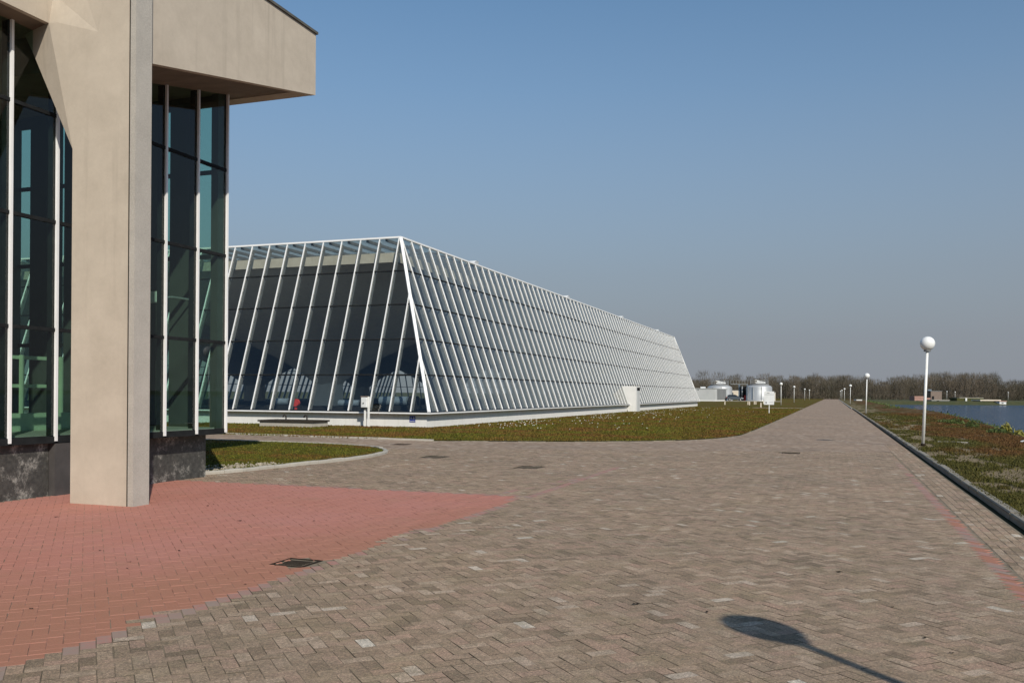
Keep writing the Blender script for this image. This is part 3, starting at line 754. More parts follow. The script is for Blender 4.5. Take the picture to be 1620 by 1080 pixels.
for key, f in fac.items():
    ss = [0.0]; s = .95
    while s < f.L - .3: ss.append(s); s += SP
    ss.append(f.L)
    restm = MB(); restp = MB()
    for s in ss[1:-1]:
        vm_ = min(1.0, s / IN, (f.L - s) / IN)
        if vm_ < .05: continue
        m = MB().bar(f.pt(s, 0), f.pt(s, vm_ - .004), .040, .055, f.out, lift=.012)
        rf = MB().bar(f.pt(s, .01), f.pt(s, vm_ - .02), .07, .20, -f.out, lift=.02)
        if key in ('side', 'end'):
            wpart(m, 'mullion', MT['alu'], gh)
        else: restm.add(m.v, m.f)
        restp.add(rf.v, rf.f)
    wpart(restp, 'rafter', MT['rafter'], gh)['kind'] = 'stuff'
    if restm.v: wpart(restm, 'mullion', MT['alu'], gh)['kind'] = 'stuff'
    for j in range(1, NR):
        v = j / NR
        wpart(MB().bar(f.pt(IN*v + .05, v), f.pt(f.L - IN*v - .05, v), .055, .07, f.out, lift=-.04), 'transom', MT['dark'], gh)
    for i in range(len(ss) - 1):
        for j in range(NR):
            g0, g1 = .0, .0
            pl = [(ss[i], j/NR), (ss[i+1], j/NR), (ss[i+1], (j+1)/NR), (ss[i], (j+1)/NR)]
            pl = clip(pl, lambda p: p[0] - IN * p[1] - .02); pl = clip(pl, lambda p: f.L - p[0] - IN * p[1] - .02)
            if len(pl) < 3: continue
            ctr = f.pt(sum(p[0] for p in pl)/len(pl), sum(p[1] for p in pl)/len(pl))
            pts = [f.pt(*p) - f.out * .010 for p in pl]
            sc = (math.hypot(ctr.x, ctr.y)) if (key == 'side' or (key == 'end' and ctr.x > -33)) else 1e9
            cand.append((sc, pts, f.out * .012))
cand.sort(key=lambda c: c[0])
for sc, pts, o in cand[:300]: wpart(MB().prism(pts, o), 'pane', MT['glass_hall'], gh)
rm = MB()
for sc, pts, o in cand[300:]: rm.prism(pts, o)
wpart(rm, 'pane', MT['glass_hall'], gh)['kind'] = 'stuff'
# hip bars
for key, s0 in (('end', 0), ('end', 1), ('far', 0), ('far', 1)):
    f = fac[key]; a = f.pt(f.L if s0 else 0, 0); b = f.pt(f.L - IN if s0 else IN, 1)
    od = (f.out + (fac['back'] if s0 else fac['side']).out)
    h = MB(); h.bar(a, b, .15, .07, od, lift=-.02); h.bar(a, b, .04, .04, od, lift=.051)
    wpart(h, 'hip_bar', MT['alu'], gh)
# ledge, plinth
wpart(MB().box(HX0 - .12, HX1 + .12, HY0 - .12, HY1 + .12, HZ - .09, HZ - .03), 'ledge', MT['alu'], gh)
wpart(MB().box(HX0 - .02, HX1 + .02, HY0 - .02, HY1 + .02, HZ - .028, HZ + .0), 'sill', MT['dark'], gh)
OFF = .20
pl_ = [HX1 - OFF - i * 3.375 for i in range(15)]
for a, b in zip(pl_[:-1], pl_[1:]):
    wpart(MB().box(b + .004, a - .004, HY0 + OFF, HY0 + OFF + .25, -.1, HZ - .092), 'plinth_panel', MT['white_wall'], gh)
yy = HY0 + OFF + .26
while yy < HY1 - .5:
    y2 = min(yy + 7.5, HY1 - OFF)
    wpart(MB().box(HX1 - OFF - .25, HX1 - OFF - .004, yy, y2 - .008, -.1, HZ - .092), 'plinth_panel', MT['white_wall'], gh); yy = y2
wpart(MB().box(HX0 + OFF, HX1 - OFF - .26, HY0 + OFF + .27, HY1 - OFF, .3, HZ - .093), 'floor', MT['floor_in'], gh)
# roof: white edge, glazed ring, solid centre
tx0, tx1, ty0, ty1 = HX0 + IN, HX1 - IN, HY0 + IN, HY1 - IN; tz = HZ + HH
for (x0, x1, y0, y1) in ((tx0 - .03, tx1 + .03, ty0 - .03, ty0 + .1), (tx0 - .05, tx1 + .05, ty1 - .1, ty1 + .05), (tx0 - .05, tx0 + .1, ty0 + .102, ty1 - .102), (tx1 - .1, tx1 + .05, ty0 + .102, ty1 - .102)):
    wpart(MB().box(x0, x1, y0, y1, tz + .004, tz + .09), 'roof_edge', MT['alu'], gh)
G = 4.2
rb = MB(); rg = MB()
for (x0, x1, y0, y1) in ((tx0 + .1, tx1 - .1, ty0 + .104, ty0 + G), (tx0 + .1, tx1 - .1, ty1 - G, ty1 - .104), (tx0 + .104, tx0 + G, ty0 + G + .002, ty1 - G - .002), (tx1 - G, tx1 - .104, ty0 + G + .002, ty1 - G - .002)):
    rg.box(x0, x1, y0, y1, tz + .03, tz + .045)
wpart(rg, 'roof_glazing', MT['glass_hall'], gh)
s = tx1 - .9
while s > tx0 + .5: rb.box(s - .04, s + .04, ty0 + .11, ty0 + G, tz - .12, tz + .028); rb.box(s - .04, s + .04, ty1 - G, ty1 - .11, tz - .12, tz + .028); s -= SP
s = ty0 + 5
while s < ty1 - 5: rb.box(tx1 - G, tx1 - .11, s - .04, s + .04, tz - .12, tz + .028); s += SP
for k_ in range(9):
    x = tx1 - .9 - k_ * SP * 2 + .2
    rb.bar((x, ty0 + .4, tz - .5), (x - .9, ty0 + 2.6, tz - .13), .06, .06, (0, 0, 1))
wpart(rb, 'roof_rafter', MT['rafter'], gh)['kind'] = 'stuff'
wpart(MB().box(tx0 + G, tx1 - G, ty0 + G, ty1 - G, tz - .05, tz + .03), 'roof', MT['roof'], gh)
# concrete umbrella columns inside
UW = (ty1 - ty0 - .9) / 4; us = UW / 2; ucx0 = tx1 - .4 - us
um = MB(); NG = 24
def uz(x, y):
    r = (abs(x) ** 3 + abs(y) ** 3) ** (1/3) / us; r = min(r, 1.0); rm_ = max(abs(x), abs(y)) / us
    r = .5 * min(r, 1) + .5 * rm_
    return .4 + 6.8 * math.sqrt(max(r, .0)) + 1.4 * r ** 4
gp = sorted(set([-1 + 2 * i / NG for i in range(NG + 1)] + [-.07, .07, -.12, .12]))
vs = [(a * us * .998, b * us * .998, uz(a * us, b * us)) for b in gp for a in gp]; w_ = len(gp)
um.add(vs, [(j*w_+i, j*w_+i+1, (j+1)*w_+i+1, (j+1)*w_+i) for j in range(w_-1) for i in range(w_-1)])
um.add([(x, y, z + .18) for x, y, z in vs], [(j*w_+i, (j+1)*w_+i, (j+1)*w_+i+1, j*w_+i+1) for j in range(w_-1) for i in range(w_-1)])
ume = um.mesh('umbrella_shell', MT['concrete_in'], True, fix=False)
e_ = us * .998; eb = MB()
for (x0, x1, y0, y1) in ((-e_, e_, -e_, -e_ + .25), (-e_, e_, e_ - .25, e_), (-e_, -e_ + .25, -e_ + .25, e_ - .25), (e_ - .25, e_, -e_ + .25, e_ - .25)): eb.box(x0, x1, y0, y1, 8.52, 9.02)
ebm = eb.mesh('edge_beam', MT['pale_concrete'])
cbm = MB().box(-.72, .72, -.72, .72, .31, 2.3).mesh('shaft', MT['concrete_in'])
for i in range(8):
    cy_ = ty0 + .45 + us + (i % 4) * UW; ucx = ucx0 - (i // 4) * UW
    u = empty('umbrella_column', (ucx, cy_, 0)); u.parent = gh; u.location = Vector((ucx, cy_, 0)) - gh.location
    # keep to thing > part > sub-part: shell, beam and shaft are sub-parts of the column part
    for nm, me in (('shell', ume), ('edge_beam', ebm), ('shaft', cbm)):
        o = bpy.data.objects.new(nm, me); COL.objects.link(o); o.parent = u
# small roof hatches
for i in range(4):
    cy_ = ty0 + .45 + us + i * UW
    m = MB(); m.box(tx1 - .9, tx1 - .1, cy_ - .5, cy_ + .5, tz + .092, tz + .13)
    m.prism([(tx1 - .85, cy_ - .45, tz + .13), (tx1 - .85, cy_ + .45, tz + .13), (tx1 - .7, cy_ + .2, tz + .34), (tx1 - .7, cy_ - .2, tz + .34)], (.6, 0, 0))
    wpart(m, 'roof_hatch', MT['white_sign'], gh)
# entrance porch
po = MB().prism([(-18.05, 82.8, -.1), (-17.35, 82.8, -.1), (-17.35, 82.8, 2.42), (-18.8, 82.8, 2.42), (-18.3, 82.8, .6)], (0, 1.9, 0))
pc = wpart(po, 'porch', MT['white_wall'], gh)
wpart(MB().box(-17.349, -17.34, 83.25, 84.6, 2.0, 2.3), 'recess', MT['dark'], pc)
wpart(MB().box(-17.349, -17.335, 83.3, 84.55, .05, 1.98), 'door', MT['grey_wall'], pc)
# blue number plate
sg = empty('plate', (-18.95, HY0 + OFF - .012, .42)); sg.name = 'number_plate'
tag(sg, 'small blue number plate on the white plinth at the hall corner', 'plate')
MB().box(-.15, .15, -.008, .011, -.15, .15).build('panel', MT['blue_sign'], sg, loc=(0, 0, 0))
def text(name, s, size, m, parent, loc, rot):
    cu_ = bpy.data.curves.new(name, 'FONT'); cu_.body = s; cu_.size = size; cu_.align_x = 'CENTER'; cu_.align_y = 'CENTER'; cu_.extrude = .002
    tmp = bpy.data.objects.new(name, cu_); COL.objects.link(tmp)
    bpy.context.view_layer.update()
    me = bpy.data.meshes.new_from_object(tmp.evaluated_get(bpy.context.evaluated_depsgraph_get())); COL.objects.unlink(tmp); bpy.data.objects.remove(tmp)
    me.materials.clear(); me.materials.append(m)
    o = bpy.data.objects.new(name, me); COL.objects.link(o); o.parent = parent; o.location = loc; o.rotation_euler = rot; return o
text('lettering', 'A.8', .17, MT['white_sign'], sg, (0, -.011, .03), (R(90), 0, 0))
MB().box(-.12, .12, -.012, -.008, -.115, -.095).build('line', MT['white_sign'], sg, loc=(0, 0, 0))

# red hose reel, machines inside the hall
hr = empty('hose_reel', (-26.3, 40.1, .67)); tag(hr, 'small red round drum low behind the sloping end glass of the hall', 'hose reel')
MB().tube([(0, -.08, .45), (0, .08, .45)], .2, 20).build('drum', MT['red'], hr, loc=(0, 0, 0)); MB().box(-.05, .05, -.04, .04, 0, .2).build('stand', MT['red'], hr, loc=(0, 0, 0))
for i, (x, y, w, d_, h) in enumerate(((-21.6, 42.6, 2.6, 1.2, .75), (-24.6, 43.0, 2.0, 1.0, .55), (-29.0, 43.0, 1.8, .9, .6))):
    mc = empty('pump_unit', (x, y, .667)); tag(mc, ['dark pump unit behind the glass nearest the hall corner', 'dark low pump unit behind the glass beside the concrete column', 'dark pump unit behind the glass left of the red hose reel'][i], 'pump', 'pump units inside the glass hall')
    MB().box(-w/2, w/2, -d_/2, d_/2, 0, h * .45).build('bed', MT['dark'], mc, loc=(0, 0, 0))
    MB().tube([(-w*.42, 0, h*.75), (w*.2, 0, h*.75)], h * .33, 14).build('motor', MT['bluegrey'], mc, loc=(0, 0, 0))
    MB().tube([(w*.25, 0, h*.7), (w*.42, 0, h*.7)], h * .42, 14).build('pump_housing', MT['dark'], mc, loc=(0, 0, 0))

# ================================================================== SMALL THINGS BY THE HALL
p = on_ground(562.5, 676, .03)
eb_ = empty('meter_box', (p.x, 38.2, .03)); eb_.name = 'electric_box'; tag(eb_, 'white electric box on a pale post in front of the plinth', 'electric box')
MB().box(-.13, -.06, -.05, .05, 0, .95).build('post', MT['pole'], eb_, loc=(0, 0, 0)); MB().box(.06, .13, -.05, .05, 0, 1.45).build('post', MT['pole'], eb_, loc=(0, 0, 0))
bx = MB().box(-.26, .05, -.14, .049, .92, 1.42).build('cabinet', MT['white_sign'], eb_, loc=(0, 0, 0)); bevel(bx, .03, 2)
MB().box(-.275, .056, -.15, .06, 1.43, 1.47).build('hood', MT['brownbrick'], eb_, loc=(0, 0, 0)); MB().box(-.25, .05, -.13, .05, .86, .915).build('cable_gland', MT['dark'], eb_, loc=(0, 0, 0))
MB().tube([(-.12, -.165, 1.13), (-.12, -.139, 1.13)], .03, 10).build('knob', MT['dark'], eb_, loc=(0, 0, 0))

pit = empty('inspection_pit', (-22.7, 36.3, .02)); tag(pit, 'low concrete inspection pit with dark lid and two hooked vents', 'pit')
pit.location = (on_ground(456, 675, .02).x, on_ground(456, 675, .02).y + .35, .02)
MB().box(-1.45, 1.4, -.55, .9, -.05, .24).build('wall', MT['pale_concrete'], pit, loc=(0, 0, 0))
MB().box(-1.52, 1.47, -.62, .97, .243, .32).build('lid', MT['lid'], pit, loc=(0, 0, 0))
for x in (-.55, .62):
    MB().tube([(x, .3, .32), (x, .3, .46)] + [(x - .08 + .08 * math.cos(a), .3, .46 + .08 * math.sin(a)) for a in [i * math.pi / 6 for i in range(1, 7)]] + [(x - .16, .3, .42)], .034, 8).build('vent_pipe', MT['lid'], pit, True, loc=(0, 0, 0))

# information board on the lawn
p = on_ground(1217, 653.5, .03)
sb = empty('information_board', (p.x, p.y, .03), R(8)); tag(sb, 'white information board on a thin post on the lawn by the road', 'sign')
MB().box(-.03, .03, -.03, .03, 0, 1.9).build('post', MT['pole'], sb, loc=(0, 0, 0))
bd = MB().box(-.46, .42, -.065, -.032, .78, 1.98).build('board', MT['white_sign'], sb, loc=(0, 0, 0))
MB().box(-.44, .40, -.07, -.066, 1.68, 1.70).build('rule', MT['text_dark'], sb, loc=(0, 0, 0))
MB().box(-.22, .02, -.07, -.066, 1.80, 1.84).build('text_line', MT['text_dark'], sb, loc=(0, 0, 0)); MB().box(-.03, .30, -.07, -.066, .98, 1.0).build('text_line', MT['text_dark'], sb, loc=(0, 0, 0))
MB().box(-.34, -.2, -.07, -.066, .9, 1.02).build('emblem', MT['dgrey'], sb, loc=(0, 0, 0))

# ================================================================== LAMPS
def lamp_proto():
    r = empty('street_lamp', (0, 0, 0))
    MB().tube([(0, 0, -.02), (0, 0, .06)], .075, 14).build('base', MT['iron'], r, True, loc=(0, 0, 0))
    MB().tube([(0, 0, .06), (0, 0, 3.10)], [.05, .042], 16).build('pole', MT['pole'], r, True, loc=(0, 0, 0))
    MB().lathe([(.03, 3.08), (.10, 3.09), (.115, 3.12), (.09, 3.16)], 18).build('collar', MT['dgrey'], r, True, loc=(0, 0, 0))
    MB().lathe([(max(.001, .232 * math.sin(math.pi * i / 20)), 3.355 - .232 * math.cos(math.pi * i / 20)) for i in range(21)], 28).build('globe', MT['globe'], r, True, loc=(0, 0, 0))
    return r
def copy_tree(o, parent=None):
    c = o.copy(); COL.objects.link(c); c.parent = parent
    for ch in o.children: copy_tree(ch, c)
    return c
LP = [(2.75, 2.98, 0, 'white globe street lamp whose shadow falls on the foreground paving'),
      (2.80, 32.4, 2.0, 'tallest white globe street lamp in view, on the verge at the right'),
      (2.72, 84.5, 1.2, 'second white globe street lamp along the verge, beyond the tallest one'),
      (2.9, 172, .5, 'third white globe street lamp along the right side of the road'),
      (2.9, 259, 0, 'fourth white globe street lamp along the right side of the road'),
      (2.9, 335, 0, 'fifth white globe street lamp along the right side of the road'),
      (2.9, 405, 0, 'farthest white globe street lamp on the right where the road ends'),
      (-7.6, 145, 0, 'nearest white globe lamp on the lawn left of the road'),
      (-7.7, 197, 0, 'second white globe lamp on the lawn left of the road'),
      (-7.8, 275, 0, 'third white globe lamp on the lawn left of the road'),
      (-7.8, 330, 0, 'farthest white globe lamp on the lawn left of the road')]
for x_, d_, lb in ((1410, 392, 'white globe lamp across the lake left of the tall near lamp'), (1498, 345, 'white globe lamp beside the brown brick house across the lake'), (1511, 380, 'white globe lamp right of the brick house across the lake'), (1595, 385, 'white globe lamp across the lake at the right edge')):
    v = at_depth(x_, 630, d_); LP.append((v.x, v.y, 0, lb))
lp0 = lamp_proto()
for i, (x, y, tilt, lb) in enumerate(LP):
    o = lp0 if i == 0 else copy_tree(lp0)
    o.location = (x, y, .07 if 2 < x < 3.5 else .03); o.rotation_euler = (0, R(tilt), 0)
    tag(o, lb, 'street lamp', 'white globe lamps along the road and lake')

# ================================================================== FAR BUILDINGS, TANKS, CAR
def tank(xc, d, rad, h, lb):
    p = at_depth(xc, 630, d); r = empty('storage_tank', (p.x, p.y, .02)); tag(r, lb, 'tank', 'metal tanks at the end of the lawn')
    n = 40
    sh = MB()
    for k_ in range(n):
        pass
    prof = [(rad + .15, 0), (rad + .15, .25), (rad, .27), (rad, h * .82), (rad * .97, h * .90), (rad * .88, h * .96), (rad * .72, h)]
    sh.lathe(prof, n).build('shell', MT['tank'], r, True, loc=(0, 0, 0))
    MB().lathe([(rad * .74, h * .985), (rad * .74, h + .28), (rad * .7, h + .3), (.01, h + .5)], n).build('roof', MT['dgrey'], r, loc=(0, 0, 0))
    ra = MB()
    for k_ in range(18):
        a = 2 * math.pi * k_ / 18; ra.tube([(rad*.7*math.cos(a), rad*.7*math.sin(a), h + .28), (rad*.7*math.cos(a), rad*.7*math.sin(a), h + 1.35)], .035, 5)
    for z in (.8, 1.33): ra.tube([(rad*.7*math.cos(2*math.pi*k_/36), rad*.7*math.sin(2*math.pi*k_/36), h + z) for k_ in range(37)], .035, 5)
    ra.build('railing', MT['galv'], r, loc=(0, 0, 0))
    bd_ = MB()
    for a in (-.9, -.4, .25): bd_.tube([((rad+.12)*math.sin(a), -(rad+.12)*math.cos(a), .1), ((rad+.12)*math.sin(a), -(rad+.12)*math.cos(a), h*.9)], .07, 6)
    bd_.build('pipe', MT['galv'], r, loc=(0, 0, 0))
    MB().prism([(-.9, 0, h + .5), (-.5, 0, h + 1.3), (1.6, .4, h + .9), (1.6, .4, h + .5)], (0, .4, 0)).build('top_unit', MT['white_sign'], r, loc=(0, 0, 0))
    return p
tp1 = tank(1138.5, 247, 3.35, 4.1, 'silver storage tank half hidden behind the low grey building')
tp2 = tank(1201, 243, 3.4, 4.25, 'silver storage tank right of the parked car')
cw = empty('catwalk', (tp1.x, tp1.y, 0)); tag(cw, 'grey steel catwalk joining the tops of the two tanks', 'catwalk')
wpart(MB().bar(Vector((tp1.x, tp1.y, 4.45)) + (tp2 - tp1).normalized() * 3, Vector((tp2.x, tp2.y, 4.45)) - (tp2 - tp1).normalized() * 3, .9, .18, (0, 0, 1)), 'deck', MT['galv'], cw)
rr2 = MB()
for tt in np.linspace(.28, .72, 7):
    q_ = tp1.lerp(tp2, float(tt)); rr2.box(q_.x - .03, q_.x + .03, q_.y - .43, q_.y - .37, 4.62, 5.6)
rr2.bar(tp1.lerp(tp2, .28) * 1.0 + Vector((0, -.4, 5.6 - tp1.z)), tp1.lerp(tp2, .72) + Vector((0, -.4, 5.6 - tp1.z)), .05, .05, (0, 0, 1))
wpart(rr2, 'railing', MT['galv'], cw)
pt_ = at_depth(1176, 630, 247)
tw = empty('pipe_tower', (pt_.x, pt_.y, .02)); tag(tw, 'blue grey steel pipe tower with a red unit between the tanks', 'tower')
for x in (-1.1, 1.1):
    for y in (-.9, .9): MB().box(x - .14, x + .14, y - .14, y + .14, 0, 4.4).build('post', MT['bluegrey'], tw, loc=(0, 0, 0))
MB().box(-1.3, 1.3, -1.05, 1.05, 4.1, 4.42).build('top', MT['bluegrey'], tw, loc=(0, 0, 0)) if False else None
MB().box(-.9, .9, .3, .7, .0, 4.0).build('back_panel', MT['dark'], tw, loc=(0, 0, 0)); MB().box(.2, .9, -.5, .1, 0, 1.5).build('red_unit', MT['red'], tw, loc=(0, 0, 0))
MB().tube([(-.3, -.4, 0), (-.3, -.4, 4.0)], .16, 10).build('pipe', MT['galv'], tw, True, loc=(0, 0, 0))
pb_ = at_depth(1163.5, 628, 252); cb = empty('cream_container', (pb_.x, pb_.y, .0), R(12)); tag(cb, 'cream container standing between the two silver tanks', 'container')
MB().box(-.95, .95, -.8, .8, 1.05, 2.75).build('body', MT['cream'], cb, loc=(0, 0, 0)); MB().box(-1.0, 1.0, -.85, .85, 2.753, 2.85).build('rim', MT['white_sign'], cb, loc=(0, 0, 0))
for x in (-.8, .8):
    for y in (-.65, .65): MB().box(x - .07, x + .07, y - .07, y + .07, 0, 1.047).build('leg', MT['galv'], cb, loc=(0, 0, 0))
pc_ = at_depth(1224, 630, 236); pr = empty('cream_cabinet', (pc_.x, pc_.y, .02)); tag(pr, 'pale pinkish cabinet just right of the right tank', 'cabinet')
MB().box(-.5, .45, -.4, .4, 0, 2.2).build('body', MT['cream'], pr, loc=(0, 0, 0)); MB().box(-.55, .5, -.45, .45, 2.203, 2.3).build('cap', MT['white_sign'], pr, loc=(0, 0, 0)); MB().box(-.35, .3, -.42, -.403, .15, 2.0).build('door', MT['white_sign'], pr, loc=(0, 0, 0))

pa = at_depth(1131, 630, 216); lb_ = empty('low_building', (pa.x, pa.y, .02), R(-8)); tag(lb_, 'low flat roofed light grey building at the far end of the glass hall', 'building')
MB().box(-9.0, 0, 0, 12, .35, 3.0).build('wall', MT['grey_wall'], lb_, loc=(0, 0, 0))
MB().box(-9.05, .05, -.05, 12.05, .0, .347).build('plinth', MT['white_wall'], lb_, loc=(0, 0, 0))
MB().box(-9.1, .1, -.1, 12.1, 3.003, 3.15).build('roof', MT['grey_wall'], lb_, loc=(0, 0, 0))
MB().box(-4.4, -3.4, 3, 4, 3.153, 3.55).build('roof_vent', MT['white_sign'], lb_, loc=(0, 0, 0))
MB().box(.003, .05, 2.0, 10.5, .4, 2.9).build('door', MT['dgrey'], lb_, loc=(0, 0, 0))
MB().box(-4.2, -4.0, -.08, -.003, 2.7, 2.85).build('lamp', MT['dark'], lb_, loc=(0, 0, 0))
ap = at_depth(1170, 636, 224)
tag(MB().box(ap.x - 11, ap.x + 10, ap.y - 2, ap.y + 3.5, .0, .12).build('yard', MT['pale_concrete']), kind='structure')

# car
cpz = at_depth(1162.5, 634, 224)
car = empty('parked_car', (cpz.x, cpz.y, .12), R(10)); tag(car, 'dark grey hatchback parked side on in front of the tanks', 'car')
prof = [(-2.02, .32), (-2.06, .75), (-1.95, 1.0), (-1.1, 1.04), (.55, .98), (1.5, .86), (1.98, .68), (2.05, .45), (2.0, .3)]
b_ = MB().prism([(x, -.82, z) for x, z in prof], (0, 1.64, 0)).build('body', MT['car'], car, loc=(0, 0, 0)); bevel(b_, .07, 2)
cabp = [(-1.93, .98), (-1.72, 1.36), (-1.35, 1.5), (-.1, 1.52), (.35, 1.40), (1.15, .90)]
cb_ = MB(); k_ = len(cabp)
cb_.add([(x, -.78 + (z - .95) * .3, z) for x, z in cabp] + [(x, .78 - (z - .95) * .3, z) for x, z in cabp], [tuple(range(k_)), tuple(range(2*k_-1, k_-1, -1))] + [(i, i+1, k_+i+1, k_+i) for i in range(k_-1)])
cb_.build('cabin', MT['car_glass'], car, loc=(0, 0, 0))
MB().prism([(-1.74, -.64, 1.37), (-1.36, -.63, 1.51), (-.1, -.62, 1.535), (.36, -.64, 1.41), (.36, -.64, 1.44), (-.1, -.62, 1.57), (-1.38, -.63, 1.55), (-1.78, -.64, 1.40)], (0, 1.26, 0)).build('roof', MT['car'], car, loc=(0, 0, 0))
for x in (-1.28, 1.28):
    for y in (-.78, .78):
        w0 = MB().tube([(x, y - .1, .30), (x, y + .1, .30)], .31, 18).build('wheel', MT['rubber'], car, True, loc=(0, 0, 0))
        MB().tube([(x, y - .11, .30), (x, y + .11, .30)], .19, 14).build('rim', MT['galv'], w0, True, loc=(0, 0, 0))
for y in (-.6, .6): MB().box(1.86, 2.02, y - .18, y + .18, .62, .76).build('headlight', MT['white_sign'], car, loc=(0, 0, 0))
for y in (-.66, .66): MB().box(-2.075, -2.0, y - .12, y + .12, .72, .98).build('tail_light', MT['red'], car, loc=(0, 0, 0))

# bollards
bol = None
for i, (x, y) in enumerate(((1147, 640), (1183.5, 640), (1186, 640.5), (1193.5, 639.5), (1196, 639.5), (1208, 638.5), (1204, 644))):
    p = on_ground(x, y, .03)
    if bol is None:
        bol = empty('bollard', (0, 0, 0)); MB().box(-.07, .07, -.07, .07, 0, .6).build('post', MT['cream'], bol, loc=(0, 0, 0)); MB().prism([(-.07, -.07, .603), (.07, -.07, .603), (.07, .07, .603), (-.07, .07, .603)], (0, 0, .05)).build('cap', MT['dgrey'], bol, loc=(0, 0, 0)); o = bol
    else: o = copy_tree(bol)
    o.location = (p.x, p.y, .03)
    tag(o, ['short pale bollard left of the parked car', 'short pale bollard in front of the right tank, leftmost of a pair', 'short pale bollard in front of the right tank, right of its pair', 'short pale bollard under the right tank, left of the second pair', 'short pale bollard under the right tank, right of the second pair', 'short pale bollard just left of the information board', 'short pale bollard standing nearest on the lawn before the board'][i], 'bollard', 'bollards on the lawn before the tanks')

# across the lake
def farbox(name, x0, x1, y0, y1, d, depth, m, label, cat, parts=()):
    """thing whose front face spans the given pixels at distance d (standing on the far shore)"""
    a, b = at_depth(x0, y1, d), at_depth(x1, y0, d); c = (a + b) / 2; w = (Vector((b.x, b.y)) - Vector((a.x, a.y))).length / 2
    r = empty(name, (c.x, c.y, a.z), YAW); tag(r, label, cat)
    H = b.z - a.z
    MB().box(-w, w, 0, depth, 0, H).build('wall', m, r, loc=(0, 0, 0))
    for nm, fx0, fx1, fz0, fz1, fy0, fy1, pm_ in parts: MB().box(-w + 2*w*fx0, -w + 2*w*fx1, fy0, fy1, H*fz0, H*fz1).build(nm, pm_, r, loc=(0, 0, 0))
    return r
farbox('brick_house', 1472.5, 1490, 618.8, 634, 335, 4, MT['brownbrick'], 'small square brown brick house across the lake', 'house',
    (('roof', -.03, 1.03, 1.003, 1.04, -.15, 4.15, MT['dgrey']), ('door', .1, .3, .02, .5, -.05, -.003, MT['dark']), ('side_wing', -.3, -.003, 0, .9, .3, 3.5, MT['dark']), ('roof_box', -.25, .1, 1.043, 1.2, .3, 2, MT['bluegrey'])))
farbox('brick_shed', 1447, 1472, 629, 640, 318, 4, MT['pinkbrick'], 'low pale red brick shed at the far lake shore', 'shed',
    (('roof', -.02, .62, 1.003, 1.22, -.1, 4.1, MT['pinkbrick']), ('door', .1, .24, .02, .6, -.05, -.003, MT['dark'])))
farbox('quay_wall', 1474, 1502, 633, 640.5, 306, 5, MT['dgrey'], 'grey quay wall with dark openings below the brick house', 'quay',
    (('opening', .28, .42, .1, .95, -.04, -.003, MT['dark']), ('opening', .72, .9, .1, .8, -.04, -.003, MT['dark']), ('cap', -.02, 1.02, 1.003, 1.1, -.15, 5.1, MT['pale_concrete'])))
farbox('grass_mound', 1514, 1556, 629.5, 634, 322, 6, MT['grass_far'], 'low grassed mound with pale edge right of the brick house', 'mound',
    (('edge', .1, 1.0, 1.003, 1.15, 0, 5, MT['pale_concrete']), ('edge_post', .3, .36, 0, .95, -.4, -.003, MT['white_sign'])))
farbox('boathouse', 1551, 1581, 634, 640.4, 302, 5, MT['dark'], 'dark boathouse with flat pale roof at the far shore', 'boathouse',
    (('roof', -.05, 1.04, 1.003, 1.28, -.6, 5.6, MT['cream']), ('post', -.02, .02, 0, 1.0, -.5, -.3, MT['dgrey'])))
farbox('white_cabin', 1581.5, 1592, 635, 640.4, 298, 3, MT['white_sign'], 'little white cabin beside the dark boathouse', 'cabin',
    (('roof', -.06, 1.06, 1.003, 1.2, -.2, 3.2, MT['pinkbrick']), ('window', .3, .6, .4, .75, -.04, -.003, MT['dgrey'])))
farbox('concrete_slab', 1355, 1364, 631.6, 633.4, 250, 2, MT['white_sign'], 'small flat white slab lying on the verge beyond the second lamp', 'slab',
    (('lip', -.03, 1.03, 1.003, 1.12, -.1, 2.1, MT['pale_concrete']),))
# flat pale slab on the verge
p = on_ground(1617, 699, .07)
ws = empty('flat_stone', (p.x + .4, p.y, .07)); tag(ws, 'flat white stone slab on the verge at the right picture edge', 'slab')
MB().prism([(-.5, -.3, 0), (.45, -.35, 0), (.5, .25, 0), (-.3, .4, 0)], (0, 0, .05)).build('block', MT['white_sign'], ws, loc=(0, 0, 0))
p = on_ground(1503, 699, .07)
ws = empty('flat_stone', (p.x, p.y, .07)); tag(ws, 'flat pale stone slab on the verge beside the tallest lamp', 'slab')
MB().prism([(-.5, -.3, 0), (.55, -.35, 0), (.6, .25, 0), (-.3, .4, 0)], (0, 0, .02)).build('block', MT['pale_concrete'], ws, loc=(0, 0, 0))

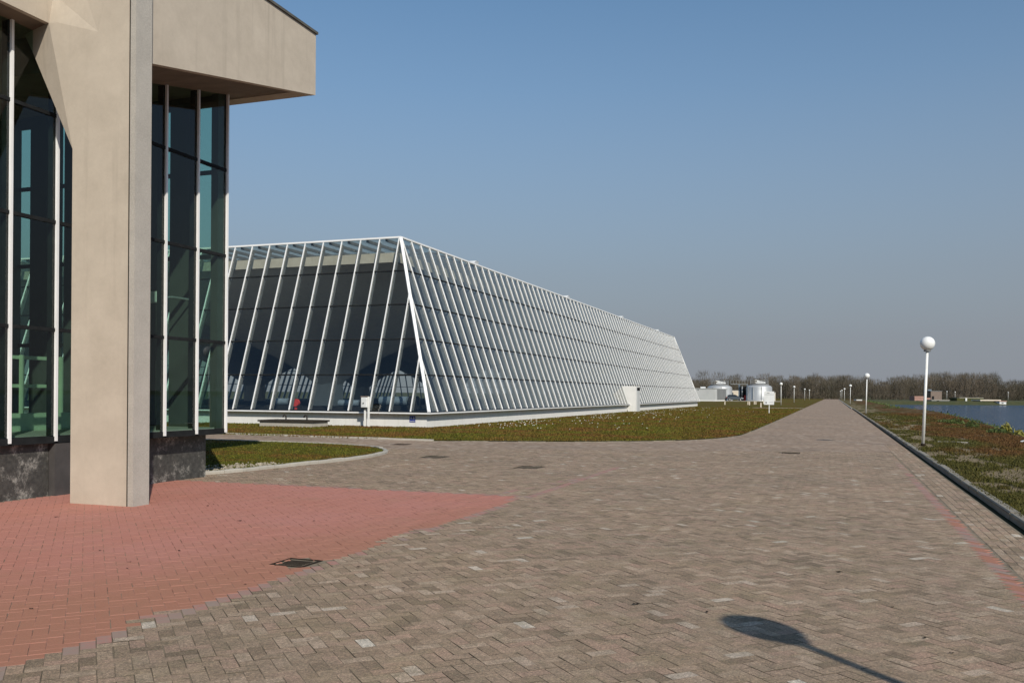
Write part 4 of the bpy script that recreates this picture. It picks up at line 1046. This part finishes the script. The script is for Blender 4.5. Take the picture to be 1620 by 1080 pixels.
# ================================================================== PLANTS
def bare_tree(h, w, n, seed, base=.12):
    """thin twig triangles growing up and out inside an egg shaped crown; returns (n,3,3)"""
    q = np.random.default_rng(seed)
    t = q.random(n) ** .8; z = h * (base + (1 - base) * t)
    rad = w * (.18 + .82 * np.sin(np.pi * np.clip(t * .66 + .10, 0, 1))) * np.sqrt(q.random(n)); a = q.random(n) * 2 * np.pi
    x = rad * np.cos(a); y = rad * np.sin(a)
    ln = h * q.uniform(.06, .16, n); ox = np.cos(a) * ln * q.uniform(.0, .55, n); oy = np.sin(a) * ln * q.uniform(0, .55, n)
    wd = q.uniform(.02, .06, n); b = q.random(n) * np.pi
    V = np.zeros((n, 3, 3))
    V[:, 0] = np.stack([x - np.cos(b)*wd, y - np.sin(b)*wd, z - ln*.5], 1); V[:, 1] = np.stack([x + np.cos(b)*wd, y + np.sin(b)*wd, z - ln*.5], 1)
    V[:, 2] = np.stack([x + ox, y + oy, z + ln*.6], 1)
    # trunk and main limbs
    L = []
    for k in range(7):
        aa = q.random() * 6.28; rr3 = w * q.uniform(.3, .8) if k else 0; z0 = 0 if k == 0 else h * q.uniform(.15, .45); z1 = h * (.92 if k == 0 else q.uniform(.6, .9)); tw_ = .12 if k == 0 else .045
        for bb in (0, 1.57):
            L.append([[-tw_*math.cos(bb), -tw_*math.sin(bb), z0], [tw_*math.cos(bb), tw_*math.sin(bb), z0], [rr3*math.cos(aa), rr3*math.sin(aa), z1]])
    return np.concatenate([V, np.array(L)])
def wood_height(x):
    return np.interp(x, [1050, 1090, 1120, 1200, 1240, 1300, 1370, 1392, 1420, 1470, 1530, 1575, 1588, 1600, 1620, 1700, 2600], [9, 8.5, 8, 8.5, 9.6, 10, 9.4, 7.6, 10, 11.2, 11.6, 11.0, 7.5, 8.5, 9, 10, 11])
TR = []; q = random.Random(21)
def add_tree(x, d, h, w, n, seed):
    v = at_depth(x, 630, d); V = bare_tree(h, w, n, seed); V = V + np.array([v.x, v.y, -.05]); TR.append(V)
sd_ = 0
for row, (d0, nn_, tw_) in enumerate(((385, 150, 420), (402, 150, 380), (420, 140, 320), (445, 120, 280))):
    for i in range(nn_):
        x = 1060 + (1760 - 1060) * (i + q.random()) / nn_; sd_ += 1
        h = float(wood_height(x)) * q.uniform(.70, 1.12); add_tree(x, d0 + q.uniform(-8, 8) + (max(0, x - 1250) * .03), h, q.uniform(1.7, 2.9), tw_, sd_)
# undergrowth
for i in range(420):
    x = 1060 + 700 * q.random(); sd_ += 1
    v = at_depth(x, 630, 378 + q.uniform(-4, 20) + (max(0, x - 1250) * .03)); V = bare_tree(q.uniform(2.0, 4.2), q.uniform(1.5, 2.6), 110, sd_, .0) + np.array([v.x, v.y, -.1]); TR.append(V)
# the wood goes on round the east side of the lake
for i in range(160):
    a = R(18 + 75 * q.random()); d = 520 + q.uniform(-20, 60); sd_ += 1
    V = bare_tree(q.uniform(9, 13), q.uniform(2.5, 4), 110, sd_); V[..., 0] += math.sin(a) * d; V[..., 1] += math.cos(a) * d; TR.append(V)
tag(trimesh('wood', np.concatenate(TR), MT['twig']), 'brown leafless wood along the horizon behind the lake and tanks', 'wood', kind='stuff')
# single bare trees sticking up over the tanks
for i, (x, d, h, w, lb) in enumerate(((1111, 300, 9.6, 2.4, 'tall bare tree between the glass hall and the left tank'), (1137, 310, 9.4, 2.9, 'bushy bare tree rising behind the left tank'), (1157, 330, 8.8, 1.9, 'thin bare tree above the catwalk, nearer the left tank'), (1167, 335, 9.4, 2.1, 'thin bare tree above the middle of the catwalk'), (1186, 335, 8.6, 1.7, 'thin bare tree just left of the right tank'), (1208, 325, 9.4, 3.0, 'spreading bare tree behind the right tank'))):
    v = at_depth(x, 630, d); r = empty('bare_tree', (v.x, v.y, -.04)); tag(r, lb, 'tree', 'bare trees behind the tanks')
    V = bare_tree(h, w, 560, 900 + i); k_ = 14
    trimesh('crown', V[:-k_], MT['twig'], r)
    tb = MB().tube([(0, 0, 0), (.05, 0, h * .5), (0, .05, h * .9)], [.16, .1, .02], 6).build('trunk', MT['bark'], r, loc=(0, 0, 0))
    trimesh('limb', V[-k_+2:], MT['bark'], r)

def shrub(x, y, d, h, w, n, m, lb, seed):
    qq = np.random.default_rng(seed); p = on_ground(x, y, .03)
    r = empty('shrub', (p.x, p.y, p.z)); tag(r, lb, 'shrub', 'shrubs along the lake bank')
    a = qq.random(n) * 6.28; rad = w * np.sqrt(qq.random(n)); t = qq.random(n); z = h * t * (1 - (rad / w) ** 2 * .6)
    c = np.stack([rad * np.cos(a), rad * np.sin(a), z], 1); s_ = qq.uniform(.02, .055, n)
    V = c[:, None, :] + qq.normal(0, 1, (n, 3, 3)) * s_[:, None, None]; V[..., 2] = np.maximum(V[..., 2], -.05)
    trimesh('foliage', V, m, r)
    MB().tube([(0, 0, -.2), (.03, 0, h * .6)], [.03, .01], 5).build('stem', MT['bark'], r, loc=(0, 0, 0)); return r
for i, (x, y, d, h, w, n, m, lb) in enumerate((
    (1593, 684, 66, .45, .24, 500, 'leaf_yellow', 'yellow green shrub on the bank near the right edge'),
    (1612, 689, 62, .24, .2, 300, 'leaf_yellow', 'low yellow shrub on the bank at the right edge'),
    (1578, 686, 66, .26, .42, 700, 'leaf', 'dark green shrub on the bank left of the yellow one'),
    (1538, 677, 75, .42, .36, 400, 'leaf', 'thin green shrub standing out against the water'),
    (1512, 671, 84, .34, .5, 700, 'leaf', 'rounded green shrub on the bank right of the tallest lamp'),
    (1500, 669, 88, .22, .55, 600, 'leaf', 'low green shrub on the bank nearest the tallest lamp'),
    (1409, 646, 170, .4, 1.2, 500, 'leaf', 'low dark shrub on the far bank right of the second lamp'))):
    shrub(x, y, d, h, w, n, MT[m], lb, 50 + i)
# rough growth all along the top of the bank
nb_ = 6000
yy_ = 30 + RNG.random(nb_) ** 1.6 * 250; xx_ = np.interp(yy_, [s[0] for s in SH], [s[1] for s in SH]) - 2.0 - RNG.random(nb_) * 1.2
V = np.stack([xx_, yy_, np.full(nb_, .0)], 1)[:, None, :] + RNG.normal(0, 1, (nb_, 3, 3)) * (.035 + .0004 * yy_)[:, None, None]
V[..., 2] = np.abs(V[..., 2]) * RNG.uniform(.6, 2.0, (nb_, 1)) - .1 - .25 * RNG.random((nb_, 1))
tag(trimesh('bank_growth', V, MT['leaf']), 'rough green growth along the edge of the lake bank', 'undergrowth', kind='stuff')


# dead leaves and crumbs lying on the paving
q = random.Random(77); lf = MB()
spots_ = [on_ground(a_, b_, 0) for a_, b_ in ((1008, 956), (1121, 968), (207, 889), (203, 899), (52, 963), (285, 871), (91, 818), (498, 824), (380, 824), (330, 800), (690, 806), (815, 847), (1180, 860), (640, 930), (1330, 905))]
for k_ in range(45): spots_.append(Vector((q.uniform(-11, 1.4), q.uniform(6, 22), 0)))
for k_, p in enumerate(spots_):
    r_ = q.uniform(.014, .036) if k_ < 15 else q.uniform(.008, .022); a_ = q.uniform(0, 6.28)
    pts = [(p.x + r_ * f_ * math.cos(a_ + b_), p.y + r_ * f_ * math.sin(a_ + b_), .004 + r_ * h_) for b_, f_, h_ in ((0, 1.3, .25), (1.1, .6, .05), (2.2, .55, .3), (3.14, 1.1, .1), (4.2, .5, .35), (5.2, .6, .05))]
    lf.add(pts + [(p.x, p.y, .004 + r_ * .3)], [(i_, (i_ + 1) % 6, 6) for i_ in range(6)])
tag(lf.build('fallen_leaves', MT['iron'], fix=False), 'small dark dead leaves and crumbs scattered on the paving', 'leaves', kind='stuff')
